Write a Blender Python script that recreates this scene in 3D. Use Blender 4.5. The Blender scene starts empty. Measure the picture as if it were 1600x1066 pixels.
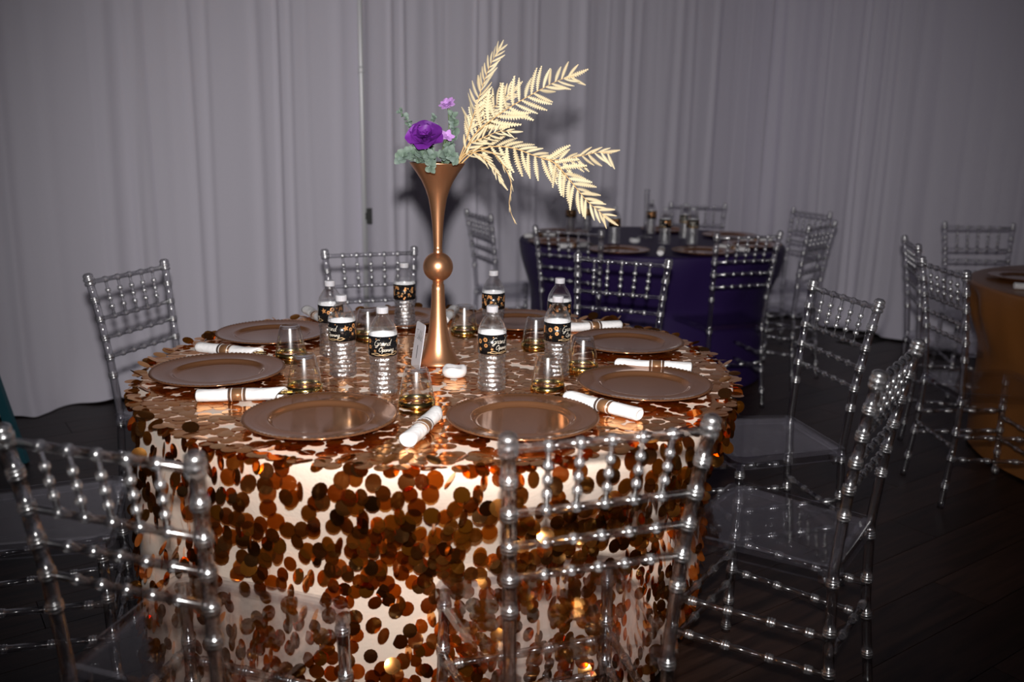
import bpy, math, random
from mathutils import Vector, Matrix, Euler
random.seed(7)
SC = bpy.context.scene
COL = SC.collection
PI = math.pi
R = math.radians

# ------------------------------------------------------------------ camera, light, exposure
CAM_H = 1.393
cam_d = bpy.data.cameras.new('camera')
cam_d.sensor_width = 36.0
cam_d.lens = 1413.0 * 36.0 / 1600.0
cam_d.clip_start = 0.05
cam_d.dof.use_dof = True
cam_d.dof.focus_distance = 2.33
cam_d.dof.aperture_fstop = 2.4
cam = bpy.data.objects.new('camera', cam_d)
COL.objects.link(cam)
cam.matrix_world = Matrix.Translation((0, 0, CAM_H)) @ Matrix.Rotation(R(90 - 13.13), 4, 'X') @ Matrix.Rotation(R(0.834), 4, 'Z')
SC.camera = cam

world = bpy.data.worlds.new('world')
SC.world = world
world.use_nodes = True
world.node_tree.nodes['Background'].inputs[0].default_value = (0.62, 0.58, 0.72, 1)
world.node_tree.nodes['Background'].inputs[1].default_value = 0.025

# the hot-shoe flash just above the lens, the only strong light in the photograph
fl_d = bpy.data.lights.new('flash', 'SPOT')
fl_d.energy = 372
fl_d.color = (1.0, 0.97, 0.95)
fl_d.spot_size = R(77)
fl_d.spot_blend = 1.0
fl_d.shadow_soft_size = 0.03
flash = bpy.data.objects.new('flash', fl_d)
COL.objects.link(flash)
flash.matrix_world = Matrix.Translation((0.0, 0.0, CAM_H + 0.17)) @ Matrix.Rotation(R(90 - 10), 4, 'X')

SC.view_settings.view_transform = 'Standard'
SC.view_settings.look = 'None'
SC.view_settings.gamma = 1.0
SC.view_settings.use_curve_mapping = False
SC.view_settings.exposure = 0.0
cy = SC.cycles
cy.max_bounces = 20
cy.diffuse_bounces = 3
cy.glossy_bounces = 6
cy.transmission_bounces = 14
cy.transparent_max_bounces = 80
cy.sample_clamp_indirect = 6.0
cy.blur_glossy = 0.2

# ------------------------------------------------------------------ helpers
def obj(name, me, mat=None, parent=None):
    o = bpy.data.objects.new(name, me)
    COL.objects.link(o)
    if mat is not None and me is not None and not me.materials:
        for m in (mat if isinstance(mat, (list, tuple)) else [mat]):
            me.materials.append(m)
    if parent is not None:
        o.parent = parent
    return o

def mesh(name, verts, faces, smooth=False, mats=None):
    me = bpy.data.meshes.new(name)
    me.from_pydata([tuple(v) for v in verts], [], faces)
    me.validate()
    if smooth:
        me.polygons.foreach_set('use_smooth', [True] * len(me.polygons))
    if mats:
        me.polygons.foreach_set('material_index', mats[:len(me.polygons)])
    me.update()
    return me

def tag(o, label, cat, group=None, kind=None):
    o['label'] = label
    if cat: o['category'] = cat
    if group: o['group'] = group
    if kind: o['kind'] = kind
    return o

def struct(o, label=None, cat=None):
    o['kind'] = 'structure'
    if label: o['label'] = label
    if cat: o['category'] = cat
    return o

def empty(name, loc=(0, 0, 0), rz=0.0):
    o = bpy.data.objects.new(name, None)
    COL.objects.link(o)
    o.location = loc
    o.rotation_euler = (0, 0, rz)
    o.empty_display_size = 0.05
    return o

def copy_tree(o, parent=None):
    c = o.copy()
    COL.objects.link(c)
    if parent is not None:
        c.parent = parent
    for ch in list(o.children):
        copy_tree(ch, c)
    return c

def box(x0, x1, y0, y1, z0, z1):
    v = [(x0, y0, z0), (x1, y0, z0), (x1, y1, z0), (x0, y1, z0), (x0, y0, z1), (x1, y0, z1), (x1, y1, z1), (x0, y1, z1)]
    f = [(0, 3, 2, 1), (4, 5, 6, 7), (0, 1, 5, 4), (1, 2, 6, 5), (2, 3, 7, 6), (3, 0, 4, 7)]
    return v, f

def lathe(profile, seg=24, closed=False):
    """profile: (r, z) from bottom to top around z."""
    v, f = [], []
    n = len(profile)
    for r, z in profile:
        for k in range(seg):
            a = 2 * PI * k / seg
            v.append((r * math.cos(a), r * math.sin(a), z))
    for i in range(n - 1 if not closed else n):
        j = (i + 1) % n
        for k in range(seg):
            l = (k + 1) % seg
            f.append((i * seg + k, i * seg + l, j * seg + l, j * seg + k))
    return v, f

def sweep(pts, radii, seg=12, caps=True):
    pts = [Vector(p) for p in pts]
    v, f = [], []
    n = len(pts)
    up = None
    tl = Vector((0, 0, 1))
    for i in range(n):
        t = (pts[min(i + 1, n - 1)] - pts[max(i - 1, 0)])
        t = t.normalized() if t.length > 1e-9 else tl
        tl = t
        if up is None:
            up = Vector((0, 1, 0)) if abs(t.y) < .8 else Vector((1, 0, 0))
        a = t.cross(up).normalized()
        b = a.cross(t).normalized()
        up = b
        for k in range(seg):
            an = 2 * PI * k / seg
            v.append(pts[i] + (a * math.cos(an) + b * math.sin(an)) * radii[i])
    for i in range(n - 1):
        for k in range(seg):
            l = (k + 1) % seg
            f.append((i * seg + k, i * seg + l, (i + 1) * seg + l, (i + 1) * seg + k))
    if caps:
        f.append(tuple(reversed(range(seg))))
        f.append(tuple(range((n - 1) * seg, n * seg)))
    return v, f

def join(parts):
    V, F = [], []
    for v, f in parts:
        o = len(V)
        V += list(v)
        F += [tuple(i + o for i in q) for q in f]
    return V, F

def catmull(pts, n=6):
    pts = [Vector(p) for p in pts]
    out = []
    P = [pts[0]] + pts + [pts[-1]]
    for i in range(1, len(P) - 2):
        p0, p1, p2, p3 = P[i - 1], P[i], P[i + 1], P[i + 2]
        for k in range(n):
            t = k / n
            out.append(0.5 * ((2 * p1) + (p2 - p0) * t + (2 * p0 - 5 * p1 + 4 * p2 - p3) * t * t + (3 * p1 - p0 - 3 * p2 + p3) * t ** 3))
    out.append(pts[-1])
    return out

def hnoise(x, y=0.0, s=0.0):
    return (math.sin(x * 1.7 + y * 2.3 + s) + math.sin(x * 3.1 - y * 1.9 + 1.3 + s * 2) * .6 + math.sin(x * 5.3 + y * 4.1 + 2.1 + s * 3) * .35) / 1.95

# ------------------------------------------------------------------ materials
def newmat(name):
    m = bpy.data.materials.new(name)
    m.use_nodes = True
    nt = m.node_tree
    for n in list(nt.nodes): nt.nodes.remove(n)
    out = nt.nodes.new('ShaderNodeOutputMaterial')
    return m, nt, out

def N(nt, t, **kw):
    n = nt.nodes.new(t)
    for k, v in kw.items():
        if k in n.inputs: n.inputs[k].default_value = v
        else: setattr(n, k, v)
    return n

def pbr(name, col, rough=.5, metal=0.0, var=0.0, varscale=8.0, bump=0.0, bscale=60.0, spec=.5, sheen=0.0, coat=0.0, trans=0.0, objvar=0.0, island=0.0, col2=None):
    m, nt, out = newmat(name)
    b = N(nt, 'ShaderNodeBsdfPrincipled')
    b.inputs['Base Color'].default_value = (*col, 1)
    b.inputs['Roughness'].default_value = rough
    b.inputs['Metallic'].default_value = metal
    b.inputs['Specular IOR Level'].default_value = spec
    b.inputs['Sheen Weight'].default_value = sheen
    b.inputs['Coat Weight'].default_value = coat
    L = nt.links.new
    tc = N(nt, 'ShaderNodeTexCoord')
    src = None
    c2 = col2 or tuple(c * .55 for c in col)
    if var > 0:
        no = N(nt, 'ShaderNodeTexNoise')
        no.inputs['Scale'].default_value = varscale
        no.inputs['Detail'].default_value = 4
        L(tc.outputs['Object'], no.inputs['Vector'])
        mx = N(nt, 'ShaderNodeMix', data_type='RGBA')
        mx.inputs[6].default_value = (*col, 1)
        mx.inputs[7].default_value = (*c2, 1)
        mm = N(nt, 'ShaderNodeMath', operation='MULTIPLY')
        mm.inputs[1].default_value = var
        L(no.outputs['Fac'], mm.inputs[0])
        L(mm.outputs[0], mx.inputs[0])
        src = mx.outputs[2]
    if objvar > 0 or island > 0:
        if island > 0:
            g = N(nt, 'ShaderNodeNewGeometry'); rnd = g.outputs['Random Per Island']; amt = island
        else:
            g = N(nt, 'ShaderNodeObjectInfo'); rnd = g.outputs['Random']; amt = objvar
        mx = N(nt, 'ShaderNodeMix', data_type='RGBA')
        if src: L(src, mx.inputs[6])
        else: mx.inputs[6].default_value = (*col, 1)
        mx.inputs[7].default_value = (*c2, 1)
        mm = N(nt, 'ShaderNodeMath', operation='MULTIPLY')
        mm.inputs[1].default_value = amt
        L(rnd, mm.inputs[0]); L(mm.outputs[0], mx.inputs[0])
        src = mx.outputs[2]
    if src: L(src, b.inputs['Base Color'])
    if bump > 0:
        n2 = N(nt, 'ShaderNodeTexNoise')
        n2.inputs['Scale'].default_value = bscale
        n2.inputs['Detail'].default_value = 3
        L(tc.outputs['Object'], n2.inputs['Vector'])
        bp = N(nt, 'ShaderNodeBump')
        bp.inputs['Strength'].default_value = bump
        bp.inputs['Distance'].default_value = .004
        L(n2.outputs['Fac'], bp.inputs['Height'])
        L(bp.outputs[0], b.inputs['Normal'])
    if trans > 0:
        tr = N(nt, 'ShaderNodeBsdfTranslucent')
        if src: L(src, tr.inputs['Color'])
        else: tr.inputs['Color'].default_value = (*col, 1)
        ms = N(nt, 'ShaderNodeMixShader')
        ms.inputs[0].default_value = trans
        L(b.outputs[0], ms.inputs[1]); L(tr.outputs[0], ms.inputs[2]); L(ms.outputs[0], out.inputs[0])
    else:
        L(b.outputs[0], out.inputs[0])
    return m

def clear(name, tint=(.95, .95, .97), rough=.06, refr=.4, rior=1.25, bump=0.0, bscale=40.0, edge=.7, face=.05, glow=.0, grough=.33):
    """clear plastic: part of the light passes straight, part is bent; gloss that grows at grazing angles,
    plus a broad weak lobe for the light scattered back inside moulded beads and ribs."""
    m, nt, out = newmat(name)
    L = nt.links.new
    lw = N(nt, 'ShaderNodeLayerWeight'); lw.inputs['Blend'].default_value = .5
    pw = N(nt, 'ShaderNodeMath', operation='POWER'); pw.inputs[1].default_value = 2.6
    L(lw.outputs['Facing'], pw.inputs[0])
    ma = N(nt, 'ShaderNodeMath', operation='MULTIPLY_ADD', use_clamp=True)
    ma.inputs[1].default_value = edge; ma.inputs[2].default_value = face
    L(pw.outputs[0], ma.inputs[0])
    tr = N(nt, 'ShaderNodeBsdfTransparent'); tr.inputs['Color'].default_value = (*tint, 1)
    rf = N(nt, 'ShaderNodeBsdfRefraction'); rf.inputs['Color'].default_value = (*tint, 1)
    rf.inputs['IOR'].default_value = rior; rf.inputs['Roughness'].default_value = 0.0
    gl = N(nt, 'ShaderNodeBsdfAnisotropic'); gl.inputs['Roughness'].default_value = rough
    gl.inputs['Color'].default_value = (1, 1, 1, 1)
    m1 = N(nt, 'ShaderNodeMixShader'); m1.inputs[0].default_value = refr
    L(tr.outputs[0], m1.inputs[1]); L(rf.outputs[0], m1.inputs[2])
    src = m1.outputs[0]
    g2 = None
    if glow > 0:
        g2 = N(nt, 'ShaderNodeBsdfAnisotropic'); g2.inputs['Roughness'].default_value = grough
        g2.inputs['Color'].default_value = (1, 1, 1, 1)
        m3 = N(nt, 'ShaderNodeMixShader'); m3.inputs[0].default_value = glow
        L(src, m3.inputs[1]); L(g2.outputs[0], m3.inputs[2]); src = m3.outputs[0]
    m2 = N(nt, 'ShaderNodeMixShader')
    L(ma.outputs[0], m2.inputs[0]); L(src, m2.inputs[1]); L(gl.outputs[0], m2.inputs[2])
    if bump > 0:
        tc = N(nt, 'ShaderNodeTexCoord')
        n2 = N(nt, 'ShaderNodeTexNoise'); n2.inputs['Scale'].default_value = bscale
        L(tc.outputs['Object'], n2.inputs['Vector'])
        bp = N(nt, 'ShaderNodeBump'); bp.inputs['Strength'].default_value = bump; bp.inputs['Distance'].default_value = .004
        L(n2.outputs['Fac'], bp.inputs['Height'])
        for q in [rf, gl] + ([g2] if g2 else []): L(bp.outputs[0], q.inputs['Normal'])
    L(m2.outputs[0], out.inputs[0])
    return m

M = {}
M['acrylic'] = clear('clear_acrylic', (.965, .965, .98), rough=.15, refr=.45, rior=1.25, edge=.25, face=.11, glow=.015, grough=.3)
M['bead'] = clear('clear_acrylic_bead', (.98, .98, .995), rough=.23, refr=.4, rior=1.3, edge=.12, face=.30, glow=.14, grough=.45)
M['seat'] = clear('clear_acrylic_seat', (.95, .95, .965), rough=.05, refr=.1, rior=1.05, edge=.32, face=.035)
M['pet'] = clear('bottle_plastic', (.995, .995, .998), rough=.05, refr=.14, rior=1.25, bump=.1, bscale=60, edge=.75, face=.03, glow=.02, grough=.25)
M['petrib'] = clear('ribbed_bottle_plastic', (.97, .97, .98), rough=.08, refr=.25, rior=1.1, bump=1.0, bscale=130, edge=.3, face=.04, glow=.26, grough=.3)
M['water'] = clear('water', (.998, .998, 1), rough=.02, refr=.08, rior=1.15, edge=.06, face=.01)
M['cup'] = clear('cup_plastic', (.98, .98, .98), rough=.03, refr=.0, rior=1.1, edge=.9, face=.05, glow=.08, grough=.22)
M['curtain'] = pbr('drape_fabric', (.80, .765, .87), rough=.75, sheen=.15, spec=.2, bump=.15, bscale=300)
M['wall'] = pbr('painted_wall', (.10, .10, .11), rough=.9, var=.3)
M['white_pole'] = pbr('brushed_aluminium_pole', (.97, .97, 1.0), rough=.5, metal=.35, spec=.8, var=.03)
M['black'] = pbr('black_plastic', (.012, .012, .012), rough=.5, var=.2)
M['underfloor'] = pbr('subfloor', (.02, .015, .012), rough=.9, var=.2)
M['cloth'] = pbr('champagne_fabric', (.74, .60, .49), rough=.75, sheen=.2, spec=.2, var=.15, varscale=3, bump=.25, bscale=120)
def sequin_mat(name, island):
    m, nt, out = newmat(name)
    L = nt.links.new
    if island: rnd = N(nt, 'ShaderNodeNewGeometry').outputs['Random Per Island']
    else: rnd = N(nt, 'ShaderNodeObjectInfo').outputs['Random']
    b = N(nt, 'ShaderNodeBsdfPrincipled', Metallic=1.0, Roughness=.13)
    cr = N(nt, 'ShaderNodeValToRGB')
    cr.color_ramp.elements[0].color = (.86, .45, .16, 1); cr.color_ramp.elements[1].color = (.84, .33, .05, 1)
    L(rnd, cr.inputs[0]); L(cr.outputs[0], b.inputs['Base Color'])
    d = N(nt, 'ShaderNodeBsdfDiffuse')
    c2 = N(nt, 'ShaderNodeValToRGB')
    e = c2.color_ramp.elements
    e[0].position = .0; e[0].color = (.05, .012, .002, 1); e[1].position = 1.0; e[1].color = (1.0, .30, .02, 1)
    q = e.new(.5); q.color = (.35, .09, .01, 1)
    m7 = N(nt, 'ShaderNodeMath', operation='MULTIPLY'); m7.inputs[1].default_value = 7.31
    fr = N(nt, 'ShaderNodeMath', operation='FRACT')
    L(rnd, m7.inputs[0]); L(m7.outputs[0], fr.inputs[0]); L(fr.outputs[0], c2.inputs[0]); L(c2.outputs[0], d.inputs['Color'])
    ms = N(nt, 'ShaderNodeMixShader'); ms.inputs[0].default_value = .04
    L(b.outputs[0], ms.inputs[1]); L(d.outputs[0], ms.inputs[2])
    # orange reflections put in as an amber see-through tint, stronger on some sequins
    tr = N(nt, 'ShaderNodeBsdfTransparent'); tr.inputs['Color'].default_value = (1.0, .40, .06, 1)
    m9 = N(nt, 'ShaderNodeMath', operation='MULTIPLY'); m9.inputs[1].default_value = 3.77
    f2 = N(nt, 'ShaderNodeMath', operation='FRACT')
    mr = N(nt, 'ShaderNodeMapRange'); mr.inputs[3].default_value = .0; mr.inputs[4].default_value = .5
    L(rnd, m9.inputs[0]); L(m9.outputs[0], f2.inputs[0]); L(f2.outputs[0], mr.inputs[0])
    lw = N(nt, 'ShaderNodeLayerWeight'); lw.inputs['Blend'].default_value = .5
    iv = N(nt, 'ShaderNodeMath', operation='SUBTRACT'); iv.inputs[0].default_value = 1.0
    L(lw.outputs['Facing'], iv.inputs[1])
    p2 = N(nt, 'ShaderNodeMath', operation='POWER'); p2.inputs[1].default_value = 1.6
    L(iv.outputs[0], p2.inputs[0])
    mm = N(nt, 'ShaderNodeMath', operation='MULTIPLY')
    L(mr.outputs[0], mm.inputs[0]); L(p2.outputs[0], mm.inputs[1])
    mt = N(nt, 'ShaderNodeMixShader')
    L(mm.outputs[0], mt.inputs[0]); L(ms.outputs[0], mt.inputs[1]); L(tr.outputs[0], mt.inputs[2]); L(mt.outputs[0], out.inputs[0])
    return m
M['sequin'] = sequin_mat('rose_gold_sequin', False)
M['sequins'] = sequin_mat('rose_gold_sequins', True)
M['purple_satin'] = pbr('purple_satin', (.026, .012, .075), rough=.5, spec=.2, sheen=.0, var=.3, varscale=4, bump=.1, bscale=50)
M['gold_satin'] = pbr('gold_satin', (.30, .112, .027), rough=.36, spec=.4, var=.2, varscale=4, bump=.1, bscale=50)
M['charger'] = pbr('copper_charger', (.33, .145, .068), rough=.11, metal=.62, var=.25, varscale=20, spec=.5)
M['vase'] = pbr('satin_copper', (.80, .40, .21), rough=.33, metal=.92, var=.12, varscale=30, bump=.04, bscale=400)
M['gold'] = pbr('gold_foil', (.85, .62, .22), rough=.16, metal=1.0, var=.2, varscale=40)
M['print'] = pbr('gold_print', (.88, .62, .34), rough=.3, metal=.6, var=.3, varscale=90)
M['print_copper'] = pbr('copper_print', (.80, .38, .14), rough=.35, metal=.5, var=.5, varscale=90)
M['print_white'] = pbr('pale_script_print', (.92, .85, .72), rough=.4, metal=.2, var=.15, varscale=60)
M['label'] = pbr('black_label', (.008, .008, .009), rough=.22, spec=.5, var=.3, varscale=50)
M['label_in'] = pbr('white_label_back', (.97, .97, .97), rough=.7, var=.02)
M['cap'] = pbr('white_cap', (.60, .60, .64), rough=.35, var=.05, trans=.2)
M['napkin'] = pbr('white_napkin', (.87, .85, .85), rough=.85, var=.06, bump=.5, bscale=90, spec=.2)
M['band'] = pbr('brown_band', (.30, .15, .07), rough=.35, metal=.4, var=.3, varscale=40)
M['tea'] = pbr('white_wax', (.90, .89, .90), rough=.5, var=.04, trans=.15)
M['card'] = pbr('white_card', (.62, .60, .64), rough=.5, var=.04)
M['ink'] = pbr('dark_ink', (.05, .045, .05), rough=.6, var=.1)
M['fern'] = pbr('cream_fern', (.86, .78, .54), rough=.6, var=.4, varscale=30, objvar=.35, col2=(.72, .48, .22), trans=.15, spec=.3)
M['fernstem'] = pbr('tan_stem', (.68, .46, .20), rough=.6, var=.5, varscale=40, col2=(.45, .22, .08))
M['leaf'] = pbr('eucalyptus_leaf', (.115, .175, .115), rough=.6, var=.5, varscale=60, objvar=.8, col2=(.17, .22, .20), trans=.1)
M['leafstem'] = pbr('green_stem', (.12, .17, .08), rough=.6, var=.3)
M['rose'] = pbr('purple_petal', (.20, .025, .33), rough=.5, var=.3, varscale=18, objvar=.75, col2=(.055, .004, .11), trans=.06)
M['lilac'] = pbr('lilac_petal', (.52, .24, .66), rough=.55, var=.5, varscale=60, col2=(.72, .48, .80), trans=.15)
M['teal'] = pbr('teal_paint', (.025, .13, .17), rough=.5, var=.4, varscale=20)
M['beige'] = pbr('beige_board', (.45, .38, .30), rough=.7, var=.1)

def plank_mat():
    m, nt, out = newmat('dark_walnut_plank')
    L = nt.links.new
    b = N(nt, 'ShaderNodeBsdfPrincipled')
    tc = N(nt, 'ShaderNodeTexCoord'); oi = N(nt, 'ShaderNodeObjectInfo')
    mp = N(nt, 'ShaderNodeMapping'); mp.inputs['Scale'].default_value = (1.2, 14, 1)
    ad = N(nt, 'ShaderNodeVectorMath', operation='ADD')
    cb = N(nt, 'ShaderNodeCombineXYZ')
    ml = N(nt, 'ShaderNodeMath', operation='MULTIPLY'); ml.inputs[1].default_value = 37
    L(oi.outputs['Random'], ml.inputs[0]); L(ml.outputs[0], cb.inputs[0]); L(ml.outputs[0], cb.inputs[1])
    L(tc.outputs['Object'], ad.inputs[0]); L(cb.outputs[0], ad.inputs[1]); L(ad.outputs[0], mp.inputs[0])
    no = N(nt, 'ShaderNodeTexNoise'); no.inputs['Scale'].default_value = 2.2; no.inputs['Detail'].default_value = 6; no.inputs['Distortion'].default_value = .8
    L(mp.outputs[0], no.inputs['Vector'])
    cr = N(nt, 'ShaderNodeValToRGB')
    cr.color_ramp.elements[0].position = .3; cr.color_ramp.elements[0].color = (.008, .004, .003, 1)
    cr.color_ramp.elements[1].position = .72; cr.color_ramp.elements[1].color = (.046, .023, .016, 1)
    L(no.outputs['Fac'], cr.inputs[0])
    hs = N(nt, 'ShaderNodeHueSaturation')
    mr = N(nt, 'ShaderNodeMapRange'); mr.inputs[3].default_value = .65; mr.inputs[4].default_value = 1.3
    L(oi.outputs['Random'], mr.inputs[0]); L(mr.outputs[0], hs.inputs['Value']); L(cr.outputs[0], hs.inputs['Color'])
    L(hs.outputs[0], b.inputs['Base Color'])
    b.inputs['Roughness'].default_value = .42
    b.inputs['Specular IOR Level'].default_value = .3
    bp = N(nt, 'ShaderNodeBump'); bp.inputs['Strength'].default_value = .2; bp.inputs['Distance'].default_value = .002
    L(no.outputs['Fac'], bp.inputs['Height']); L(bp.outputs[0], b.inputs['Normal'])
    L(b.outputs[0], out.inputs[0])
    return m
M['plank'] = plank_mat()

# ------------------------------------------------------------------ the room: floor, two walls, drapes
ROOM_A = R(35)
CORNER = Vector((1.95, 7.35, 0))
U = Vector((-math.cos(ROOM_A), -math.sin(ROOM_A), 0))     # along the back wall, from the corner to the left
W = Vector((math.sin(ROOM_A), -math.cos(ROOM_A), 0))      # along the right wall, from the corner towards the viewer

def in_frame(p, m=.12):
    q = cam.matrix_world.inverted() @ Vector(p)
    if q.z > -.2: return False
    x = q.x / -q.z * 1413 / 800; y = q.y / -q.z * 1413 / 533
    return abs(x) < 1 + m and abs(y) < 1 + m

floor = empty('floor')
floor.location = CORNER
floor.rotation_euler = (0, 0, ROOM_A + PI)                # local x = along the back wall (left), local y = to the viewer
struct(floor, 'dark walnut plank floor of the hall', 'floor')
v, f = box(-.3, 10.5, -.3, 9.5, -.08, -.018)
obj('floor_slab', mesh('floor_slab', v, f), M['underfloor'], floor)
PW, PL = .178, 1.22
pm = []
for k in range(3):
    pm.append(mesh('plank', *box(.0012, PL - .0012, .0012, PW - .0012, -.018, 0)))
floor_m = Matrix.Translation(CORNER) @ Matrix.Rotation(ROOM_A + PI, 4, 'Z')
cnt = 0
for j in range(54):
    off = (j * .37) % 1.0 * PL
    for i in range(-1, 9):
        x0 = i * PL - off; y0 = j * PW - .05
        c = [floor_m @ Vector((x0 + a * PL, y0 + b * PW, 0)) for a in (0, .5, 1) for b in (0, 1)]
        if not any(in_frame(p, .05) for p in c): continue
        if x0 > 8.6 or x0 < -.6: continue
        o = obj('plank', pm[cnt % 3], M['plank'], floor)
        o.location = (x0, y0, 0)
        cnt += 1

def wall(name, p, d, length, nrm, lab):
    rot = math.atan2(d.y, d.x)
    o = obj(name, mesh(name, *box(0, length, -.05, .05, -.02, 3.3)), M['wall'])
    o.matrix_world = Matrix.Translation(p + nrm * .22) @ Matrix.Rotation(rot, 4, 'Z')
    struct(o, lab, 'wall')
wall('wall_back', CORNER - U * .3, U, 8.2, Vector((-math.sin(ROOM_A), math.cos(ROOM_A), 0)), 'dark wall hidden behind the long row of grey drapes')
wall('wall_right', CORNER - W * .3, W, 5.6, Vector((math.cos(ROOM_A), math.sin(ROOM_A), 0)), 'dark side wall hidden behind the right drapes')

def drape(name, p0, d, nrm, length, seed, label):
    """one hanging drape panel: p0 start, d along the wall, nrm into the room."""
    rnd = random.Random(seed)
    nx, nz = 210, 14
    ridges = []
    q = rnd.uniform(0, .06)
    while q < length + .05:
        ridges.append((q, rnd.uniform(.012, .045), rnd.uniform(-.004, .016) * (2.0 if rnd.random() < .22 else 1.0), rnd.uniform(-.05, .05), rnd.uniform(0, 6.28)))
        q += rnd.uniform(.035, .13)
    V, F = [], []
    for j in range(nz + 1):
        z = 3.15 * (j / nz) ** 1.25
        for i in range(nx + 1):
            s = i / nx * length
            lean = .05 * math.sin(seed * 1.3 + s * 2.1) * (1 - z / 3.15)
            q = s + lean
            y = .012 * math.sin(s * 2.9 + seed) + .006 * math.sin(s * 7.1 + seed * 2.0)
            for rc, rw, ra, rl, rp_ in ridges:
                e = (s - rc - rl * (1 - z / 3.15) - .012 * math.sin(z * 1.3 + rp_)) / (rw * (1.15 - .1 * z))
                if abs(e) < 2.6: y += ra * (1.2 - .15 * z) * math.exp(-e * e)
            flare = .07 * max(0, 1 - z / .18) ** 1.6 * (1 + .6 * math.sin(q * 11 + seed) + .4 * math.sin(q * 23 + seed * 2))
            z2 = z + (.010 + .008 * math.sin(q * 9 + seed)) * max(0, 1 - z / .3)
            V.append((s, y + flare, max(.004, z2)))
    for j in range(nz):
        for i in range(nx):
            a = j * (nx + 1) + i
            F.append((a, a + 1, a + nx + 2, a + nx + 1))
    o = obj(name, mesh('drape', V, F, True), M['curtain'])
    x = d.normalized(); y = nrm.normalized(); zz = Vector((0, 0, 1))
    mt = Matrix((x, y, zz)).transposed().to_4x4()
    mt.translation = p0
    o.matrix_world = mt
    tag(o, label, 'curtain', 'grey drapes round the hall')
    return o

NB = Vector((math.sin(ROOM_A), -math.cos(ROOM_A), 0))     # back wall normal into the room
NR = Vector((-math.cos(ROOM_A), -math.sin(ROOM_A), 0))
POLE_S = (CORNER - Vector((-.86, 5.30, 0))).length        # distance along the wall to the pole
cuts = [-.02, 1.18, 2.35, POLE_S - .02, POLE_S + 1.12, POLE_S + 2.2, POLE_S + 3.3]
labs = ['pale grey drape panel in the far corner behind the right side of the purple table',
        'grey drape panel hanging directly behind the purple table',
        'grey drape panel behind the cream fern fronds, right of the white pole',
        'brightest grey drape panel, hanging just left of the white pole',
        'grey drape panel with deep folds behind the upper left clear chair',
        'grey drape panel at the left edge, beside the teal easel leg']
for i in range(6):
    p = CORNER + U * cuts[i]
    drape('drape', p, U, NB, cuts[i + 1] - cuts[i] + .03, i + 1, labs[i])
cr_ = [.03, 1.2, 2.35, 3.5]
labs = ['dim grey drape panel on the right wall next to the corner',
        'dim grey drape panel behind the clear chair beyond the gold table',
        'darkest grey drape panel at the right edge behind the gold table']
for i in range(3):
    drape('drape', CORNER + W * cr_[i], W, NR, cr_[i + 1] - cr_[i] + .03, i + 11, labs[i])

pole = empty('drape_pole', (-.86, 5.225, 0))
tag(pole, 'slim white upright pole standing where two drapes meet', 'pole')
v, f = sweep([(0, 0, .012), (0, 0, 1.7), (0, 0, 3.1)], [.016, .016, .016], 14)
obj('pole_tube', mesh('pole_tube', v, f, True), M['white_pole'], pole)
v, f = sweep([(0, 0, 1.69), (0, 0, 1.695), (0, 0, 1.72), (0, 0, 1.725)], [.016, .019, .019, .016], 14)
obj('collar', mesh('collar', v, f, True), M['white_pole'], pole)
v, f = join([box(.018, .046, -.03, .0, .86, .945), box(.01, .02, -.02, 0, .88, .92)])
obj('clamp', mesh('clamp', v, f), M['black'], pole)['label'] = 'small black clamp'
v, f = join([lathe([(0.001, .012), (.11, .012), (.11, .0), (.001, .0)], 20)])
obj('base_plate', mesh('base_plate', v, f), M['black'], pole)

# ------------------------------------------------------------------ clear chiavari chair
def ringed(L_, r, marks, ends=None):
    """stations (t, radius) along a rod of length L_ with cuffs ('c') and beads ('b')."""
    st = [(0, r), (L_, r)]
    for (c, kind, h, b) in marks:
        if kind == 'c':
            for k, m_ in [(-1, 0), (-.9, .85), (-.6, 1), (-.42, .35), (-.25, 1.05), (0, 1.2), (.25, 1.05), (.42, .35), (.6, 1), (.9, .85), (1, 0)]:
                st.append((c + k * h, r + b * m_))
        else:
            for a in (-1, -.86, -.5, 0, .5, .86, 1):
                st.append((c + a * h, r + b * math.sqrt(max(0, 1 - a * a))))
    st = [s for s in st if -1e-6 <= s[0] <= L_ + 1e-6]
    st.sort()
    return st

def bead_index(radii, r, seg):
    mi = []
    for a, b in zip(radii, radii[1:]):
        mi += [1 if max(a, b) > r * 1.04 else 0] * seg
    return mi + [0, 0]

def rod(p0, p1, r, marks, seg=12):
    p0 = Vector(p0); p1 = Vector(p1); L_ = (p1 - p0).length; d = (p1 - p0) / L_
    st = ringed(L_, r, marks)
    rd = [q for _, q in st]
    v, f = sweep([p0 + d * t for t, _ in st], rd, seg)
    return v, f, True, bead_index(rd, r, seg)

POST = [(0, .172, -.215), (.25, .160, -.188), (.45, .156, -.180), (.65, .164, -.196), (.80, .174, -.217), (.925, .184, -.238)]
def post_xy(z):
    for (z0, x0, y0), (z1, x1, y1) in zip(POST, POST[1:]):
        if z <= z1:
            t = (z - z0) / (z1 - z0)
            return x0 + (x1 - x0) * t, y0 + (y1 - y0) * t
    return POST[-1][1:]
RAILS = [.896, .775, .712, .648]

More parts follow.
